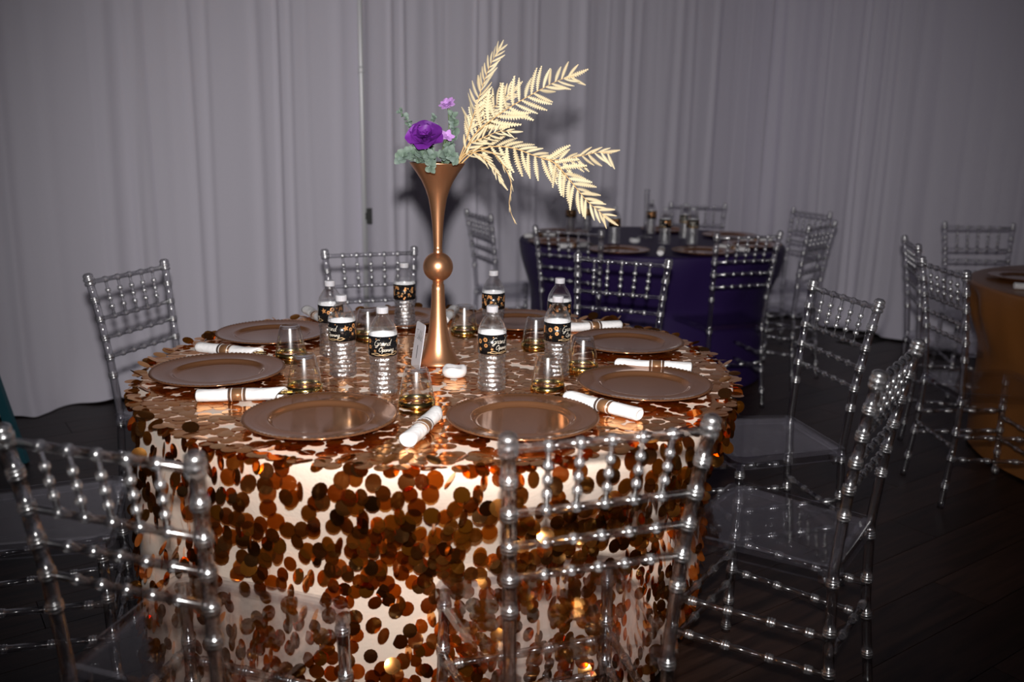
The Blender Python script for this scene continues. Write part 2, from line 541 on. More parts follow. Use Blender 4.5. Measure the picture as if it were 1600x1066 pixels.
def make_chair():
    root = empty('clear_chair')
    mt = [M['acrylic'], M['bead']]
    for s in (-1, 1):
        marks = [(z, 'c', .0095, .0029) for z in (.09, .20, .30, .42, .585, .648, .712, .775, .838)]
        st = ringed(.925, .0125, marks) + [(k * .03, .0125 if k else .012) for k in range(1, 31) if all(abs(k * .03 - z) > .014 for z in (.09, .20, .30, .42, .585, .648, .712, .775, .838)) and k * .03 < .88]
        st = [q for q in st if q[0] < .884]
        st += [(.884, .0125), (.886, .0165), (.893, .0175), (.897, .0145), (.900, .0175), (.907, .018), (.910, .0145), (.913, .0165), (.920, .0155), (.925, .009)]
        st.sort()
        pts = [(s * post_xy(z)[0], post_xy(z)[1], z) for z, _ in st]
        rd = [r for _, r in st]
        v, f = sweep(pts, rd, 14)
        rr_ = (v, f, True, bead_index(rd, .0125, 14))
        obj('back_post', mesh('back_post', *rr_), mt, root)
        rr_ = rod((s * .198, .186, 0), (s * .188, .172, .437), .0125, [(z, 'c', .0095, .0029) for z in (.02, .10, .20, .30, .405)], 14)
        obj('front_leg', mesh('front_leg', *rr_), mt, root)
        for z in (.195, .285):
            x0, y0 = post_xy(z)
            p0 = (s * x0, y0, z); p1 = (s * (.198 - .01 * z / .437), .186 - .014 * z / .437, z)
            L_ = (Vector(p1) - Vector(p0)).length
            rr_ = rod(p0, p1, .0088, [(L_ * q, 'c', .010, .0024) for q in (.12, .36, .64, .88)], 10)
            obj('side_rung', mesh('side_rung', *rr_), mt, root)
    for z in (.165, .255):
        rr_ = rod((-.194, .18, z), (.194, .18, z), .0088, [(.388 * q, 'c', .010, .0024) for q in (.1, .36, .64, .9)], 10)
        obj('front_rung', mesh('front_rung', *rr_), mt, root)
    x0, y0 = post_xy(.24)
    rr_ = rod((-x0, y0, .24), (x0, y0, .24), .0088, [(2 * x0 * q, 'c', .010, .0024) for q in (.1, .36, .64, .9)], 10)
    obj('back_rung', mesh('back_rung', *rr_), mt, root)
    FR = (.19, .345, .5, .655, .81)
    ends = []
    for k, z in enumerate(RAILS):
        x, y = post_xy(z)
        rr_ = rod((-x, y, z), (x, y, z), .0082 if k == 0 else .0074, [(2 * x * q, 'b', .0075, .0032) for q in FR], 10)
        obj('top_rail' if k == 0 else 'back_rail', mesh('rail', *rr_), mt, root)
        ends.append((x, y, z))
    (xa, ya, za), (xb, yb, zb) = ends[0], ends[1]
    for q in FR:
        p0 = (-xb + 2 * xb * q, yb, zb); p1 = (-xa + 2 * xa * q, ya, za)
        L_ = (Vector(p1) - Vector(p0)).length
        rr_ = rod(p0, p1, .0048, [(L_ * t, 'b', .0078, .0044) for t in (.26, .48, .70)], 10)
        obj('spindle', mesh('spindle', *rr_), mt, root)
    # seat: a rounded clear slab with a lip
    def outline(g):
        pts = []
        cs = [((.212, .200), 0), ((-.212, .200), 90), ((-.182, -.190), 180), ((.182, -.190), 270)]
        for (cx, cy_), a0 in cs:
            rr = .045 if cy_ > 0 else .02
            sx, sy = (1 if cx > 0 else -1), (1 if cy_ > 0 else -1)
            ox, oy = cx - sx * rr, cy_ - sy * rr
            for k in range(6):
                a = R(a0 + 90 * k / 5)
                pts.append((ox + (rr - g) * math.cos(a), oy + (rr - g) * math.sin(a)))
        return pts
    lay = [(.0, .428), (.0, .452), (.004, .458), (.012, .460), (.03, .4575)]
    V, F = [], []
    for g, z in lay:
        V += [(x, y, z) for x, y in outline(g)]
    n = 24
    for i in range(len(lay) - 1):
        for k in range(n):
            l = (k + 1) % n
            F.append((i * n + k, i * n + l, (i + 1) * n + l, (i + 1) * n + k))
    F.append(tuple(range((len(lay) - 1) * n, len(lay) * n)))
    base = len(V)
    for g, z in [(.010, .428), (.010, .446)]:
        V += [(x, y, z) for x, y in outline(g)]
    for k in range(n):
        l = (k + 1) % n
        F.append((k, base + k, base + l, l)); F.append((base + k, base + n + k, base + n + l, base + l))
    F.append(tuple(reversed(range(base + n, base + 2 * n))))
    obj('seat', mesh('seat', V, F), M['seat'], root)
    for s in (-1, 1):
        v, f = sweep([(s * .150, -.172, .405), (s * .150, -.165, .418), (s * .150, -.165, .434)], [.012, .02, .022], 8)
        obj('seat_bracket', mesh('seat_bracket', v, f), mt, root)
    return root

# (middle of the back's top x, y, facing angle in degrees, label)
T0 = (-.19, 2.38)
CH = [
 (-.577, 3.63, -68, 'clear chair at the far side of the sequin table, left of the copper vase', 1),
 (-1.31, 3.05, -18, 'clear chair left of the sequin table in front of the left drapes', 1),
 (-.64, 1.315, 72, 'clear chair nearest the viewer at the lower left', 1),
 (.17, 1.42, 108, 'clear chair nearest the viewer with its back before the middle of the sequin cloth', 1),
 (.858, 1.94, 145, 'clear chair at the lower right of the sequin table, seen nearly edge on', 1),
 (1.04, 2.80, 192.6, 'clear chair at the right of the sequin table, standing upright over the bare floor', 1),
 (.425, 3.50, -113, 'clear chair at the far side of the sequin table in front of the purple cloth', 1),
 (-1.40, 2.00, 18, 'clear chair cut off by the left edge, only its seat and legs showing', 1),
 (.27, 4.52, 61, 'clear chair at the purple table, half hidden behind another clear chair', 2),
 (1.155, 4.44, 110.6, 'clear chair with its back to us at the right front of the purple table', 2),
 (1.91, 5.85, 200, 'clear chair at the far right of the purple table, behind a second one', 2),
 (1.69, 4.97, 140, 'clear chair at the right side of the purple table, overlapping a farther one', 2),
 (1.27, 6.30, -98, 'clear chair behind the purple table against the drapes', 2),
 (-.21, 5.36, 25, 'clear chair at the left end of the purple table beside the drapes', 2),
 (1.85, 4.21, -14, 'clear chair at the far left of the gold table, seen from the side', 3),
 (1.635, 3.42, 0, 'clear chair with its back to us at the near left of the gold table', 3),
 (2.62, 5.12, -97, 'clear chair beyond the gold table facing us before the right drapes', 3),
]
GR = {1: 'clear chairs round the sequin table', 2: 'clear chairs round the purple table', 3: 'clear chairs round the gold table'}
proto = make_chair()
seats = []
for i, (mx, my, ang, lab, g) in enumerate(CH):
    c = proto if i == 0 else copy_tree(proto)
    a = R(ang)
    fx, fy = math.cos(a), math.sin(a)
    c.location = (mx + fx * .236, my + fy * .236, 0)
    c.rotation_euler = (0, 0, a - PI / 2)
    tag(c, lab, 'chair', GR[g])
    seats.append((c.location.x, c.location.y, a, g))

# ------------------------------------------------------------------ tables and cloths
TZ = .762
def seat_limit(cx, cy_, th, g):
    """largest radius from the table centre along th that stays clear of the seats of the chairs pushed in."""
    best = 9.0
    for (sx, sy, a, gg) in seats:
        if gg != g: continue
        fx, fy = math.cos(a), math.sin(a)
        for q in range(60):
            r = .40 + q * .01
            px, py = cx + r * math.cos(th) - sx, cy_ + r * math.sin(th) - sy
            lx = px * fy - py * fx; ly = px * fx + py * fy
            if abs(lx) < .235 and -.25 < ly < .222:
                best = min(best, r - .012); break
    return best

class Cloth:
    def __init__(s, cx, cy_, Rr, g, folds, amp, flare, seed):
        s.c = (cx, cy_); s.R = Rr; s.g = g; s.amp = amp; s.flare = flare; s.seed = seed; s.folds = folds
        n = 240
        lim = [seat_limit(cx, cy_, 2 * PI * k / n, g) for k in range(n)]
        lim = [min(max(q, .58 if g == 1 else .70), .86 if g == 1 else 1.0) for q in lim]
        low = [min(lim[(k + d) % n] for d in range(-8, 9)) for k in range(n)]
        s.lim = [sum(low[(k + d) % n] for d in range(-8, 9)) / 17 for k in range(n)]
        s.n = n
    def limit(s, th):
        x = (th / (2 * PI)) % 1.0 * s.n
        i = int(x) % s.n; t = x - int(x)
        return s.lim[i] * (1 - t) + s.lim[(i + 1) % s.n] * t
    def pt(s, th, d):
        """d: distance along the cloth from the table edge down (0..~.75)."""
        z = TZ + .006 - d
        rr = .012
        if d < rr: r = s.R - rr + math.sqrt(max(0, rr * rr - (rr - d) ** 2)); 
        else: r = s.R
        k = max(0, d - .02)
        fold = sum(a * math.sin(n_ * th + p + k * w) for n_, p, a, w in s.folds)
        r += s.flare * k + s.amp * (k ** .8) * fold
        r = max(r, s.R - .02)
        lim = s.limit(th)
        t = min(1, max(0, (d - .03) / .29)); t = t * (.45 + .55 * t * (3 - 2 * t) if t < 1 else 1)
        if lim < r: r = r * (1 - t) + lim * t
        return Vector((s.c[0] + r * math.cos(th), s.c[1] + r * math.sin(th), max(z, .006)))
    def mesh(s, drop, nth=256):
        V, F = [(s.c[0], s.c[1], TZ + .006)], []
        rows = []
        for r in (.3, .6, .9, 1):
            rows.append([len(V) + k for k in range(nth)])
            V += [(s.c[0] + (s.R - .012) * r * math.cos(2 * PI * k / nth), s.c[1] + (s.R - .012) * r * math.sin(2 * PI * k / nth), TZ + .006) for k in range(nth)]
        ds = [.002, .005, .009, .014, .03, .06] + [.06 + (drop - .06) * q / 22 for q in range(1, 23)]
        for d in ds:
            rows.append([len(V) + k for k in range(nth)])
            V += [tuple(s.pt(2 * PI * k / nth, d)) for k in range(nth)]
        for k in range(nth):
            F.append((0, rows[0][k], rows[0][(k + 1) % nth]))
        for a, b in zip(rows, rows[1:]):
            for k in range(nth):
                l = (k + 1) % nth
                F.append((a[k], b[k], b[l], a[l]))
        return mesh('tablecloth', V, F, True)

def table(cx, cy_, Rr, label):
    t = empty('round_table', (cx, cy_, 0))
    tag(t, label, 'table', 'round banquet tables')
    v, f = lathe([(.001, TZ - .03), (Rr - .03, TZ - .03), (Rr - .02, TZ - .02), (Rr - .02, TZ), (.001, TZ)], 48)
    obj('tabletop', mesh('tabletop', v, f), M['beige'], t)
    for k in range(4):
        a = PI / 4 + k * PI / 2
        v, f = sweep([(.42 * math.cos(a), .42 * math.sin(a), 0), (.38 * math.cos(a), .38 * math.sin(a), TZ - .03)], [.014, .014], 8)
        obj('leg', mesh('leg', v, f), M['black'], t)
    return t

table(*T0, .76, 'round table hidden under the sequin cloth with the copper vase')
folds1 = [(9, .4, .30, 1.5), (14, 1.7, .28, -1), (23, 2.9, .18, 2), (5, .9, .25, 0)]
C1 = Cloth(T0[0], T0[1], .772, 1, folds1, .045, .03, 1)
cl = obj('sequin_tablecloth', C1.mesh(.757), M['cloth'])
tag(cl, 'champagne cloth covered in large rose gold sequins, nearest round table', 'tablecloth')

# sequins: nearest, largest 300 as parts, the rest as one piece
SR = .0172
rs = random.Random(3)
cand = []
def add_seq(p, n, up, tilt, yaw, sc):
    """p attachment point, n surface normal, up direction in the surface pointing to the attachment."""
    n = n.normalized(); up = (up - n * up.dot(n)).normalized()
    side = up.cross(n).normalized()
    q = Matrix.Rotation(yaw, 3, up) @ Matrix.Rotation(tilt, 3, side)
    if (q @ up).dot(n) > 0: q = Matrix.Rotation(yaw, 3, up) @ Matrix.Rotation(-tilt, 3, side)
    n2 = q @ n; up2 = q @ up
    c = p - up2 * SR * sc * .8 + n * (.0018 + SR * sc * abs(math.sin(yaw)) * .8)
    s2 = up2.cross(n2).normalized()
    m = Matrix((s2, up2, n2)).transposed().to_4x4()
    m.translation = c
    cand.append((m, sc))
# drape rows
d = .012
row = 0
while d < .735:
    circ = 2 * PI * (C1.R + .03)
    n_ = int(circ / .0315)
    for k in range(n_):
        th = 2 * PI * (k + .5 * (row % 2) + rs.uniform(-.22, .22)) / n_
        dd = d + rs.uniform(-.006, .006) + .006 * hnoise(th * 9, d * 8)
        dens = hnoise(th * 5, d * 5, 1.0)
        if rs.random() < .36 + .18 * dens - .10 * math.cos(th - R(-55)): continue
        if dd < .004 or dd > .74: continue
        p = C1.pt(th, dd)
        a = C1.pt(th + .01, dd) - C1.pt(th - .01, dd); b = C1.pt(th, max(.001, dd - .008)) - C1.pt(th, dd + .008)
        nn = a.cross(b).normalized()
        if nn.x * math.cos(th) + nn.y * math.sin(th) < 0 and abs(nn.z) < .9: nn = -nn
        if dd < .03: nn = (Vector((math.cos(th), math.sin(th), .4))).normalized()
        rad_ = Vector((math.cos(th), math.sin(th), .0))
        gap = max(0, -nn.z) * SR * 1.6
        nn = (nn * .25 + rad_ * .75).normalized()
        p = p + rad_ * gap
        sw = (.25 + .5 * min(1, d / .25)) * hnoise(th * 6, d * 5, .5)
        upv = b.normalized() + a.normalized() * (.35 * hnoise(th * 3, d * 3, 2.0) + rs.uniform(-.25, .25))
        add_seq(p, nn, upv, rs.uniform(.02, .30) * (1 if rs.random() < .85 else 2.2), sw + rs.gauss(0, .16 if rs.random() < .55 else .5), rs.uniform(.9, 1.08))
    d += .0262
    row += 1
# the turn of the edge
for k in range(168):
    if rs.random() < .42: continue
    th = 2 * PI * (k + rs.uniform(-.3, .3)) / 168
    rad_ = Vector((math.cos(th), math.sin(th), 0))
    p = Vector((C1.c[0], C1.c[1], TZ + .0065)) + rad_ * (C1.R - .008)
    add_seq(p, rad_ * .62 + Vector((0, 0, .78)), Vector((0, 0, .8)) - rad_ * .6, rs.uniform(.02, .3), rs.gauss(0, .2), rs.uniform(.9, 1.05))
# top: rings of sequins lying almost flat
r = C1.R - .006
row = 0
while r > .03:
    n_ = max(4, int(2 * PI * r / .0290))
    for k in range(n_):
        th = 2 * PI * (k + .5 * (row % 2) + rs.uniform(-.25, .25)) / n_
        if rs.random() < .09 + .09 * hnoise(th * 6, r * 14, .3): continue
        q = r + rs.uniform(-.006, .006)
        edge = max(0, (q - (C1.R - .05)) / .05)
        p = Vector((C1.c[0] + q * math.cos(th), C1.c[1] + q * math.sin(th), TZ + .0068 + rs.uniform(0, .0012)))
        upv = Vector((-math.cos(th), -math.sin(th), 0)) + Vector((-math.sin(th), math.cos(th), 0)) * rs.uniform(-.6, .6)
        tl = abs(rs.gauss(0, .016)) + .010
        yw = rs.gauss(0, .016)
        if edge > .3 and rs.random() < .35: tl += rs.uniform(-.1, .5); yw += rs.gauss(0, .35)
        add_seq(p, Vector((0, 0, 1)), upv, -tl, yw, rs.uniform(.92, 1.08))
    r -= .0240
    row += 1

camp = Vector((0, 0, CAM_H))
def seq_score(mc):
    m, sc = mc
    p = m.translation
    if not in_frame(p, -.02): return 0
    dv = camp - p
    n = Vector((m[0][2], m[1][2], m[2][2]))
    rad = Vector((p.x - C1.c[0], p.y - C1.c[1], 0))
    if p.z < TZ - .01 and rad.normalized().dot(dv.normalized()) < .15: return 0
    return abs(n.dot(dv.normalized())) / dv.length_squared * sc
order = sorted(range(len(cand)), key=lambda i: -seq_score(cand[i]))
NS = 12
ring_ = [(SR * math.cos(2 * PI * k / NS), SR * math.sin(2 * PI * k / NS)) for k in range(NS)]
DOME = .0007
V = [(0, 0, DOME)] + [(x * .55, y * .55, DOME * .7) for x, y in ring_] + [(x, y, 0) for x, y in ring_]
F = [(0, 1 + k, 1 + (k + 1) % NS) for k in range(NS)] + [(1 + k, 1 + NS + k, 1 + NS + (k + 1) % NS, 1 + (k + 1) % NS) for k in range(NS)]
seq_me = mesh('sequin', V, F, True)
for i in order[:300]:
    m, sc = cand[i]
    o = obj('sequin', seq_me, M['sequin'], cl)
    o.matrix_local = m @ Matrix.Scale(sc, 4)
V, F = [], []
for i in order[300:]:
    m, sc = cand[i]
    b = len(V)
    V.append(tuple(m @ Vector((0, 0, DOME))))
    V += [tuple(m @ Vector((x * sc, y * sc, 0))) for x, y in ring_]
    F += [(b, b + 1 + k, b + 1 + (k + 1) % NS) for k in range(NS)]
so = obj('sequins', mesh('sequins', V, F, True), M['sequins'], cl)
so['kind'] = 'stuff'

TP = (.81, 5.38)
table(*TP, .76, 'round table hidden under the purple cloth near the drapes')
C2 = Cloth(TP[0], TP[1], .775, 2, [(11, .3, .5, .5), (17, 1.1, .4, -.5), (7, 2, .4, 0)], .11, .05, 2)
o = obj('purple_tablecloth', C2.mesh(.757), M['purple_satin'])
tag(o, 'deep purple satin cloth on the round table by the drapes', 'tablecloth')
TG = (2.80, 3.80)
table(*TG, .76, 'round table hidden under the gold cloth at the right edge')
C3 = Cloth(TG[0], TG[1], .775, 3, [(10, .8, .6, .6), (16, 1.9, .45, -.6), (25, .2, .3, 1)], .17, .06, 3)
o = obj('gold_tablecloth', C3.mesh(.757), M['gold_satin'])
tag(o, 'gold satin cloth with soft folds on the table at the right edge', 'tablecloth')

# ------------------------------------------------------------------ chargers
def charger_mesh():
    seg = 180
    prof = [(.001, .0045), (.098, .0045), (.104, .0055), (.109, .010), (.1125, .0135), (.116, .0142), (.120, .0136), (.150, .0165), (.158, .018), (.1615, .0190), (.165, .0190), (.1665, .0165), (.160, .0145), (.118, .010), (.106, .002), (.100, .0), (.001, .0)]
    v, f = lathe(prof, seg)
    vv = []
    for i, (x, y, z) in enumerate(v):
        ri = i // seg
        if ri in (9, 10):
            a = math.atan2(y, x)
            k = .5 + .5 * math.cos(a * 90)
            z += .0022 * k - .001
        vv.append((x, y, z))
    return mesh('charger', vv, f, True)
ch_me = charger_mesh()
def chargers(cz, items, group):
    for x, y, lab in items:
        o = obj('charger_plate', ch_me, M['charger'])
        o.location = (x, y, cz)
        o.rotation_euler = (0, 0, random.uniform(0, 6))
        tag(o, lab, 'plate', group)
SZ = TZ + .0105
chargers(SZ, [(-.748, 2.228, 'copper charger plate at the left edge of the sequin table'),
              (-.410, 1.865, 'copper charger plate at the front left of the sequin table'),
              (.026, 1.879, 'copper charger plate at the front right of the sequin table, above a clear chair back'),
              (.330, 2.165, 'copper charger plate at the right of the sequin table between two napkins'),
              (.343, 2.621, 'copper charger plate at the far right of the sequin table'),
              (.020, 2.905, 'copper charger plate at the back of the sequin table, right of the vase'),
              (-.385, 2.925, 'copper charger plate at the back of the sequin table, left of the vase'),
              (-.725, 2.670, 'copper charger plate at the far left of the sequin table')], 'copper chargers on the sequin table')
PZ = TZ + .0062
chargers(PZ, [(.25, 5.13, 'brown charger plate at the left end of the purple table'),
              (.56, 4.80, 'brown charger plate at the front left of the purple table'),
              (1.01, 4.80, 'brown charger plate at the front right of the purple table'),
              (1.35, 5.12, 'brown charger plate at the right end of the purple table'),
              (1.33, 5.58, 'brown charger plate at the far right of the purple table'),
              (.30, 5.62, 'brown charger plate at the far left of the purple table'),
              (.99, 5.87, 'brown charger plate at the back of the purple table')], 'chargers on the purple table')
chargers(PZ, [(2.32, 4.05, 'brown charger plate on the gold table')], 'chargers on the gold table')

# ------------------------------------------------------------------ script lettering (single strokes)
LET = {
 'G': ([[(.72, .86), (.55, 1.0), (.28, .86), (.08, .48), (.14, .1), (.38, .0), (.62, .16), (.70, .44), (.42, .42)], [(.70, .44), (.66, 0), (.5, -.3), (.3, -.22), (.6, .02), (.85, .1)]], .8),
 'r': ([[(0, .05), (.1, .45), (.16, .5), (.3, .42), (.28, .1), (.42, .02)]], .38),
 'a': ([[(.38, .42), (.2, .48), (.05, .25), (.14, .02), (.32, .15), (.38, .44), (.38, .1), (.52, .02)]], .48),
 'n': ([[(0, .05), (.08, .45), (.1, .02), (.14, .3), (.28, .46), (.36, .3), (.36, .08), (.5, .02)]], .46),
 'd': ([[(.36, .4), (.2, .46), (.05, .22), (.14, .02), (.32, .14), (.5, 1.0), (.4, .3), (.42, .05), (.56, .02)]], .52),
 'O': ([[(.4, .95), (.12, .7), (.06, .25), (.3, .0), (.58, .2), (.64, .65), (.42, .96), (.3, .8), (.6, .85)]], .74),
 'p': ([[(.02, .1), (.12, .45), (.06, -.4), (.12, .3), (.28, .48), (.4, .25), (.26, .02), (.12, .1), (.5, .04)]], .48),
 'e': ([[(.02, .15), (.3, .3), (.24, .46), (.08, .35), (.08, .08), (.24, .0), (.42, .08)]], .4),
 'i': ([[(0, .1), (.12, .44), (.12, .06), (.24, .02)], [(.16, .62), (.18, .66)]], .24),
 'g': ([[(.36, .42), (.2, .48), (.05, .26), (.14, .05), (.32, .16), (.38, .44), (.3, -.3), (.12, -.42), (.1, -.2), (.5, .05)]], .5),
 'T': ([[(.0, .88), (.25, .96), (.7, .98)], [(.4, .95), (.28, .4), (.2, .05), (.05, .05)]], .52),
 'b': ([[(.02, .1), (.2, .8), (.16, 1.0), (.08, .7), (.08, .1), (.2, 0), (.34, .2), (.24, .4), (.12, .25), (.45, .25)]], .42),
 'l': ([[(.0, .1), (.2, .75), (.16, 1.0), (.08, .8), (.1, .1), (.22, .0), (.3, .08)]], .28),
 '1': ([[(0, 0), (0, 1)]], .1),
}
def word_strokes(word, x, y, h, slant=.28):
    out = []
    for chr_ in word:
        strokes, w = LET[chr_]
        for s in strokes:
            pts = [(x + (a + b * slant) * h, y + b * h, 0) for a, b in s]
            out.append(catmull(pts, 4))
        x += w * h
    return out
def word_width(word, h): return sum(LET[c][1] for c in word) * h
def ribbon(pts, w):
    """flat stroke in the plane; returns list of (left, right) points."""
    pr = []
    for i, p in enumerate(pts):
        t = (pts[min(i + 1, len(pts) - 1)] - pts[max(i - 1, 0)])
        t = t.normalized() if t.length > 1e-9 else Vector((1, 0, 0))
        n = Vector((-t.y, t.x, 0)) * w / 2
        pr.append((p + n, p - n))
    return pr
def flat_strokes(strokes, w):
    V, F = [], []
    for s in strokes:
        pr = ribbon(s, w)
        b = len(V)
        for a, c in pr: V += [a, c]
        for i in range(len(pr) - 1):
            F.append((b + 2 * i, b + 2 * i + 1, b + 2 * i + 3, b + 2 * i + 2))
    return V, F
def star_poly(cx, cy_, r, rot=0, n=5, inner=.45):
    pts = [Vector((cx, cy_, 0))]
    for k in range(2 * n):
        q = r if k % 2 == 0 else r * inner
        a = rot + PI / 2 + PI * k / n
        pts.append(Vector((cx + q * math.cos(a), cy_ + q * math.sin(a), 0)))
    return pts, [(0, 1 + k, 1 + (k + 1) % (2 * n)) for k in range(2 * n)]
def disc_poly(cx, cy_, r, n=12, hole=0):
    if hole:
        pts = [Vector((cx + r * math.cos(2 * PI * k / n), cy_ + r * math.sin(2 * PI * k / n), 0)) for k in range(n)]
        pts += [Vector((cx + hole * math.cos(2 * PI * k / n), cy_ + hole * math.sin(2 * PI * k / n), 0)) for k in range(n)]
        return pts, [(k, (k + 1) % n, n + (k + 1) % n, n + k) for k in range(n)]
    pts = [Vector((cx + r * math.cos(2 * PI * k / n), cy_ + r * math.sin(2 * PI * k / n), 0)) for k in range(n)]
    return pts, [tuple(range(n))]

# ------------------------------------------------------------------ water bottle
BR = .0342
LB0, LB1 = .098, .146
def make_bottle():
    root = empty('water_bottle')
    # clear upper body and shoulder
    prof = [(BR * .985, .096), (BR, .099), (BR, .148), (BR * 1.0, .151), (BR * .97, .157), (BR * .88, .166), (BR * .70, .177), (BR * .52, .186), (BR * .40, .190), (BR * .385, .192), (BR * .44, .193), (BR * .44, .1945), (BR * .38, .195), (BR * .38, .199)]
    v, f = lathe(prof, 28)
    obj('shoulder', mesh('shoulder', v, f, True), M['pet'], root)
    prof = []
    nz = 40
    for i in range(nz + 1):
        z = .006 + (.096 - .006) * i / nz
        rib = .0011 * math.sin(i * PI / 2.5)
        waist = -.0028 * math.exp(-((z - .068) / .016) ** 2)
        prof.append((BR - .0008 + rib + waist, z))
    prof = [(.002, .008), (.015, .006), (.020, .001), (.027, .0), (.0315, .003)] + prof
    seg = 40
    v, f = lathe(prof, seg)
    vv = []
    for i, (x, y, z) in enumerate(v):
        a = math.atan2(y, x)
        if z > .005:
            k = 1 + .022 * math.sin(a * 5 + z * 210) * math.sin(a * 3 - z * 120) * (1 if z < .09 else 0)
            x *= k; y *= k
        elif z < .004:
            z += .003 * (.5 + .5 * math.cos(a * 5)) if math.hypot(x, y) > .016 else 0
        vv.append((x, y, z))
    obj('ribbed_body', mesh('ribbed_body', vv, f, True), M['petrib'], root)
    wp = [(.001, .010), (.026, .010), (BR - .004, .02), (BR - .006, .07), (BR - .0035, .1), (BR - .0025, .15), (BR * .85, .1625), (BR * .80, .1635), (.001, .1632)]
    v, f = lathe(wp, 24)
    obj('water', mesh('water', v, f, True), M['water'], root)
    # cap with a grip ring
    v, f = lathe([(.0125, .1965), (.0139, .197), (.0139, .2095), (.0128, .2115), (.001, .2118)], 36)
    vv = []
    for x, y, z in v:
        r_ = math.hypot(x, y)
        if r_ > .0135 and z > .198:
            k = 1 + .03 * (1 if int(round(math.atan2(y, x) / (2 * PI) * 36)) % 2 else 0)
            x *= k; y *= k
        vv.append((x, y, z))
    obj('cap', mesh('cap', vv, f), M['cap'], root)
    # label: black outside, white inside
    seg = 40
    ro, ri = BR + .0007, BR + .0002
    V, F, mi = [], [], []
    for q in (ro, ri):
        for z in (LB0, LB1):
            V += [(q * math.cos(2 * PI * k / seg), q * math.sin(2 * PI * k / seg), z) for k in range(seg)]
    for k in range(seg):
        l = (k + 1) % seg
        F.append((k, l, seg + l, seg + k)); mi.append(0)
        F.append((2 * seg + k, 3 * seg + k, 3 * seg + l, 2 * seg + l)); mi.append(1)
        F.append((seg + k, seg + l, 3 * seg + l, 3 * seg + k)); mi.append(0)
        F.append((k, 2 * seg + k, 2 * seg + l, l)); mi.append(0)
    me = mesh('label', V, F, True, mi)
    lab = obj('label_wrap', me, [M['label'], M['label_in']], root)
    lab['label'] = 'black printed wrap with white back'
    def wrap(pts):
        out = []
        for p in pts:
            a = p.x / ro - PI / 2       # x = 0 faces local -y
            q = ro + .0003
            out.append((q * math.cos(a), q * math.sin(a), LB0 + p.y))
        return out
    def pr(name, V, F, mat):
        o = obj(name, mesh(name, wrap(V), F), mat, lab)
        return o
    h = .0150
    w1 = word_width('Grand', h); w2 = word_width('Opening', .0115)
    st = word_strokes('Grand', -w1 / 2 - .006, .0265, h) + word_strokes('Opening', -w2 / 2 + .004, .0125, .0115)
    pr('script_lettering', *flat_strokes(st, .0008), M['print_white'])
    # ribbons along the bottom, stars, coins and a burst on the far side
    st = [catmull([(-.034, .004, 0), (-.02, .0085, 0), (-.004, .003, 0), (.012, .0045, 0), (.026, .0105, 0), (.034, .0075, 0)], 5),
          catmull([(-.034, .0065, 0), (-.015, .003, 0), (.006, .007, 0), (.022, .0035, 0), (.036, .008, 0)], 5)]
    pr('ribbon_print', *flat_strokes(st, .0016), M['print'])
    ps = [star_poly(.0385, .034, .0085, .2), star_poly(-.0235, .0135, .0042, .4), star_poly(.058, .018, .0055, .7), star_poly(-.055, .012, .006, .1), star_poly(.012, .0435, .0022, .3), star_poly(-.02, .0425, .0022, 0)]
    for q in ps: pr('star_print', *q, M['print_copper'])
    cs = [disc_poly(.052, .030, .0052, 12, .0018), disc_poly(.062, .038, .006, 12, .002), disc_poly(-.040, .036, .0056, 12, .0018), disc_poly(-.0385, .022, .0048, 12, .0016), disc_poly(-.056, .031, .006, 12, .002)]
    rp = random.Random(5)
    for k in range(22):
        cs.append(disc_poly(.1075 + rp.uniform(-.036, .036), rp.uniform(.004, .042), rp.uniform(.0022, .005), 10, .0008))
    pr('coin_print', *join(cs), M['print_copper'])['kind'] = 'stuff'
    cs = []
    for k in range(60):
        x = rp.uniform(-.105, .105)
        cs.append(disc_poly(x, rp.uniform(.003, .045), rp.uniform(.0003, .0006), 5))
    for k in range(16):
        x = .1075 + rp.uniform(-.036, .036); y = rp.uniform(.006, .04)
        cs.append(flat_strokes([[Vector((x, y, 0)), Vector((x + rp.uniform(-.006, .006), y + rp.uniform(.002, .007), 0))]], .0014))
    pr('fleck_print', *join(cs), M['print'])['kind'] = 'stuff'
    return root
bot = make_bottle()
BT = [  # x, y, facing turn in degrees, label
 (-.307, 2.094, 6, 'water bottle with centred gold script on its black wrap, left of the place card'),
 (-.048, 2.129, 38, 'water bottle right of the white tealight, directly in front of a plate'),
 (-.432, 2.242, -48, 'water bottle with a big copper star on its wrap, left front'),
 (.116, 2.272, 62, 'front one of the two overlapping water bottles at the right'),
 (-.342, 2.818, 172, 'water bottle at the back, just left of the vase neck'),
 (-.504, 2.459, -95, 'water bottle partly hidden behind the starred one at the left'),
 (-.058, 2.684, 195, 'water bottle at the back, right of the vase base'),
 (.135, 2.560, 120, 'rear one of the two overlapping water bottles at the right'),
]
for i, (x, y, a, lab) in enumerate(BT):
    o = bot if i == 0 else copy_tree(bot)
    view = math.degrees(math.atan2(x, y))
    o.location = (x, y, SZ - .001)
    o.rotation_euler = (0, 0, R(a - view))
    tag(o, lab, 'bottle', 'water bottles on the sequin table')
BT2 = [(.36, 5.72, 'leftmost water bottle on the purple table, behind the fern tips'),
       (.47, 5.84, 'second water bottle from the left on the purple table'),
       (.575, 5.17, 'water bottle at the front left of the purple table, under the fern tip'),
       (.86, 5.70, 'water bottle beside the slim clear stand on the purple table'),
       (.862, 5.16, 'water bottle at the front middle of the purple table'),
       (1.03, 5.46, 'rear one of the paired water bottles at the right of the purple table'),
       (1.02, 5.17, 'front one of the paired water bottles at the right of the purple table')]
